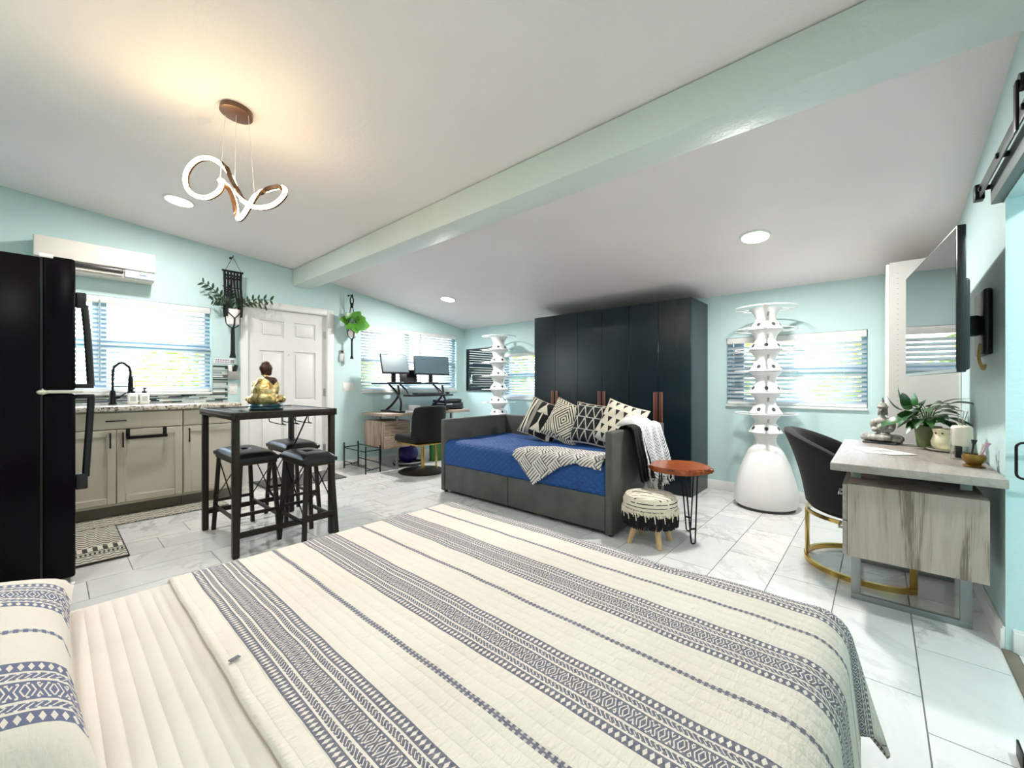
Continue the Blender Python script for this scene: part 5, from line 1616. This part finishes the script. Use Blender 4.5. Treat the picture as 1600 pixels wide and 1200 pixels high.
# ================================================================ television on its arm
A, B = Vector((.246, 2.54, 0)), Vector((.13, 3.64, 0))
d = (B - A).normalized(); ang = atan2(-d.x, d.y)
t = empty('television', 'flat black television on a wall arm above the grey desk', 'television', ((A + B) / 2).to_tuple(), ang)
L = (B - A).length
mb = MB(); mb.box(0, .028, -L / 2, L / 2, 1.19, 1.81, .004); mb.box(.028, .06, -L * .42, L * .42, 1.2, 1.6, .012, 3); mb.build('housing', M_blackp, t)
mb = MB(); mb.box(-.0012, .0, -L / 2 + .01, L / 2 - .01, 1.205, 1.80); mb.build('screen', Mat('screen_glass', C(20, 23, 25), .03, 0.0, Specular_IOR_Level=.9).m, t)
mb = MB(); mb.box(-.0018, -.0005, -L / 2 + .0, L / 2, 1.19, 1.2045); tag(mb.build('bezel', plain('bezel_silver', C(130, 134, 136), .3, .6), t), 'silver lower bezel')
t = empty('television_mount', 'black television wall bracket behind the television', 'bracket', (TX, 3.10, 1.43))
mb = MB(); mb.box(-.03, 0, -.13, .13, -.15, .17, .01); mb.build('wall_plate', M_blackp, t)
mb = MB(); mb.box(-.12, -.03, -.05, .02, -.05, .05, .008); mb.build('arm', M_blackp, t)
mb = MB(); mb.tube(spline([(-.04, -.12, -.1), (-.05, -.17, -.17), (-.04, -.19, -.22), (-.03, -.16, -.2)], 5), .006, 8); tag(mb.build('loose_cable', plain('tan_cable', C(196, 160, 100), .5), t), 'tan loose cable end')

# barn door rail
t = empty('barn_door_rail', 'black flat rail for a sliding door at the top right corner', 'rail', (TX - .055, 2.85, 2.02))
mb = MB(); mb.box(-.006, 0, -1.6, 0, -.028, .028, .002); mb.build('rail', plain('rail_steel', C(62, 68, 66), .35, .7, var=.05), t)
mb = MB(); mb.box(-.02, .012, -.02, .03, -.034, .036, .004); mb.build('end_stop', M_black, t)
for y in (-.06, -.42, -.8, -1.3):
    mb = MB(); mb.cyl((-.012, y, 0), (.033, y, 0), .011, n=14); mb.build('spacer', M_black, t)
    mb = MB(); mb.cyl((-.014, y, 0), (-.006, y, 0), .009, n=6); mb.build('bolt', M_black, t)
for y in (-.86,):
    mb = MB(); mb.cyl((-.028, y, .05), (-.007, y, .05), .027, n=28); mb.box(-.036, -.028, y - .016, y + .016, -.1, .055, .003); mb.build('hanger_wheel', M_black, t)
# square ring on the wall beyond the opening
t = empty('towel_ring', 'black rounded square towel ring at the right edge', 'towel ring', (TX + .10, 2.72, .82))
rr = []
for cx, cz, a0 in ((.075, .055, 0), (-.055, .055, pi / 2), (-.055, -.055, pi), (.075, -.055, 3 * pi / 2)):
    for k in range(5):
        a = a0 + k / 4 * pi / 2; rr.append((cx + .02 * cos(a), -.03, cz + .02 * sin(a)))
mb = MB(); mb.tube(rr, .005, 8, True); mb.build('ring', M_black, t)
mb = MB(); mb.cyl((.01, -.034, .075), (.01, 0, .075), .008, n=12); mb.cyl((.01, -.006, .075), (.01, 0, .075), .022, n=20); mb.build('wall_mount', M_black, t)
t = empty('floor_guide', 'black sliding-door floor guide at the bottom right corner', 'door guide', (.345, 1.925, 0))
mb = MB(); mb.box(-.03, .03, -.03, .05, 0, .006, .001); mb.build('plate', M_black, t)
mb = MB(); mb.box(-.03, -.024, -.03, .05, .006, .05, .002); mb.build('lip', M_black, t)
mb = MB(); mb.cyl((.0, .01, .006), (.0, .01, .04), .014, n=16); mb.build('roller', M_black, t)

# ================================================================ bed
t = empty('bed', 'queen bed in the foreground with dark legs', 'bed', (-.835, .30, 0))
mb = MB(); mb.box(-.76, .76, -1.02, .99, .13, .24, .01); mb.build('frame', plain('bed_frame_grey', C(70, 70, 70), .6, var=.08), t)
for sx in (-.68, .70):
    for sy in (-.92, .95):
        mb = MB(); mb.cyl((sx, sy, .13), (sx, sy, 0), .03, .022, 14); mb.build('leg', M_blackp, t)
mb = MB(); mb.box(-1.60, -.075, -.73, 1.30, .241, .535, .06, 5); tag(mb.build('mattress', M_matt), 'white mattress of the foreground bed', 'mattress')
_m = Mat('ribbed_white_cotton', C(234, 229, 222), .85); _m.color(_m.ramp(_m.noise(_m.coord('Object'), 5, 3), [(.3, C(224, 213, 204)), (.7, C(231, 222, 214))])); _m.bump(_m.noise(_m.coord('Object'), 240, 2), .15, .002); M_pad = _m.m
def sheet(x0, x1, y0, y1, z, hang, r, uv, rib, name, mat, nx, ny, th, hem_wob=0.0, foot=0.0, lift=None):
    """cloth over the bed: hangs over both long sides and, when foot > 0, over the foot end"""
    mb = MB()
    W_ = (x1 - x0) + 2 * hang; Lc = (y1 - y0) + foot
    def edge(e, rr):
        """distance past the edge -> (outward, down)"""
        if e <= 0: return 0.0, 0.0
        arc = rr * pi / 2
        if e < arc: return rr * sin(e / rr), rr * (1 - cos(e / rr))
        return rr + .10 * (e - arc), rr + (e - arc)
    def P(u, v):
        s = -hang + W_ * u; c = Lc * v
        w = x1 - x0; l = y1 - y0
        ex = max(0, -s, s - w) + 0.0; sg = -1 if s < 0 else 1
        ey = max(0, c - l)
        bx, by = min(max(s, 0), w), min(c, l)
        e = hypot(ex, ey) if ex > 0 and ey > 0 else max(ex, ey)
        o, dn = edge(e, r)
        dx, dy = (ex / e * sg, ey / e) if e > 1e-6 else (0, 0)
        if ex > 0 and ey > 0: o += .34 * min(ex, ey); 
        x, y, zz = x0 + bx + dx * o, y0 + by + dy * o, z - dn
        if rib and e <= 0: zz += rib(x, y)
        nz = noise.noise(Vector((x * 3.1, y * 3.1, z * 7)))
        if e <= 0: zz += .004 * nz + .0025 * noise.noise(Vector((x * 11, y * 11, 2)))
        else: x += dx * .012 * nz; y += dy * .02 * noise.noise(Vector((x * 7, zz * 3, 5)))
        if hem_wob and v < .04: y += hem_wob * noise.noise(Vector((x * 4, 0, 1)))
        return (x, y, zz)
    mb.grid(nx, ny, P, (lambda u, v: (-hang + W_ * u, y0 + Lc * v)))
    o = mb.build(name, mat, fix=False); solidify(o, th, 1)
    return o
rib = lambda x, y: -.0035 * abs(cos(pi * (y - .085) / .0265)) ** 6
o = sheet(-1.565, -.11, -.70, .30, .541, .20, .055, None, rib, 'mattress_pad', M_pad, 60, 240, .006)
tag(o, 'white ribbed mattress pad showing between the pillow and the striped quilt', 'mattress pad')

# striped quilt: woven navy bands on cream
_m = Mat('striped_quilt', C(232, 224, 206), .9)
_u, _v, _ = _m.xyz('UV')
def stripes(m, u, y, blue=False):
    P = .325
    f = (y - .288).mod(P)
    b = f / .124                         # 0..1 inside a woven band
    inb = f.lt(.124)
    def row(a, c, pat): return b.within(a, c) * pat
    wv = (u * 1.0).mod(.0115).lt(.0078)
    wv2 = (u + f * 1.0).mod(.009).lt(.0066)
    chain = ((u.tri(.014) / .007 - .5).abs() * .9)
    ring1 = ((b - .085).abs() * 9.0 + u.tri(.012) / .0066).gt(.62)
    ring2 = ((b - .915).abs() * 9.0 + u.tri(.012) / .0066).gt(.62)
    dia = ((b - .5).abs() * 6.2 + u.tri(.032) / .008)
    cen = (dia.mod(.8)).lt(.54)
    cen2 = (u.tri(.010) / .005 + (b - .5).abs() * 3.0).mod(.5).lt(.26)
    s = row(0, .022, 1.0) + row(.022, .15, ring1) + row(.15, .172, 1.0)
    s = s + row(.205, .225, wv) + row(.225, .29, wv2) + row(.29, .305, wv)
    s = s + row(.345, .372, 1.0) + row(.372, .40, wv) + row(.40, .60, cen) + row(.60, .628, wv) + row(.628, .655, 1.0)
    s = s + row(.695, .71, wv) + row(.71, .775, wv2) + row(.775, .795, wv)
    s = s + row(.828, .85, 1.0) + row(.85, .978, ring2) + row(.978, 1.0, 1.0)
    band = (s * inb).min(1.0)
    thin = (f - .231).abs().lt(.0068) * (.35 + .65 * (u.mod(.0125).lt(.0068)))
    thin = thin.max((f - .231).abs().lt(.0018))
    return band.max(thin)
_s = stripes(_m, _u, _v)
_n = _m.noise(_m.coord('UV'), 120, 2)
_m.color(_m.mix((_s * (.62 + _n * .4)).min(1.0), _m.ramp(_m.noise(_m.coord('UV'), 3, 3), [(.3, C(235, 223, 211)), (.7, C(241, 231, 221))]), C(56, 62, 100)))
_q = (_v + .0008 * (_u * 40.0).sin()).tri(.03) / .015; _qu = (_u).tri(.06) / .03
_hh = _q.min(1.0).pow(.35) * .4 + (_m.noise(_m.coord('UV', scale=(3, 1, 1)), 34, 3)) * .9 + _s * .25
_m.bump(_hh, .6, .010)
M_quilt = _m.m
o = sheet(-1.565, -.125, .235, 1.305, .552, .30, .065, None, None, 'striped_quilt', M_quilt, 120, 110, .009, hem_wob=.008, foot=.30)
tag(o, 'cream quilt with woven navy bands spread over the foreground bed', 'quilt')
mb = MB(); mb.obox((-1.005, .256, .5665), (.010, .02, .0015), RZ(.3)); mb.build('care_label', plain('grey_label_cloth', C(120, 120, 128), .8), o)

# pillow at the bottom left
_m = Mat('striped_pillowcase', C(232, 230, 222), .9); _u, _v, _ = _m.xyz('UV')
_y = (_u - .283) * .62 + .350
_s = stripes(_m, _v * .5, _y)
_m.color(_m.mix((_s * .85).min(1.0), C(226, 217, 206), C(58, 74, 122))); _m.bump(_m.noise(_m.coord('UV'), 60, 3) + _s * .4, .5, .006)
def bed_pillow(label, x0, x1, yc, zc, rx, mat, h=.52, th=.19):
    mb = pillow_mesh(x1 - x0, h, th, 30, 5)
    o = mb.build('bed_pillow', mat); o.location = ((x0 + x1) / 2, yc, zc); o.rotation_euler = (rx, 0, 0)
    return tag(o, label, 'pillow')
bed_pillow('cream pillow with blue woven bands at the bottom left', -1.60, -.80, -.215, .632, radians(-94), _m.m, .52, .16)
bed_pillow('plain white pillow under the striped pillow, at the bottom left', -1.55, -.86, -.50, .60, radians(-90), M_pad, .40, .12)
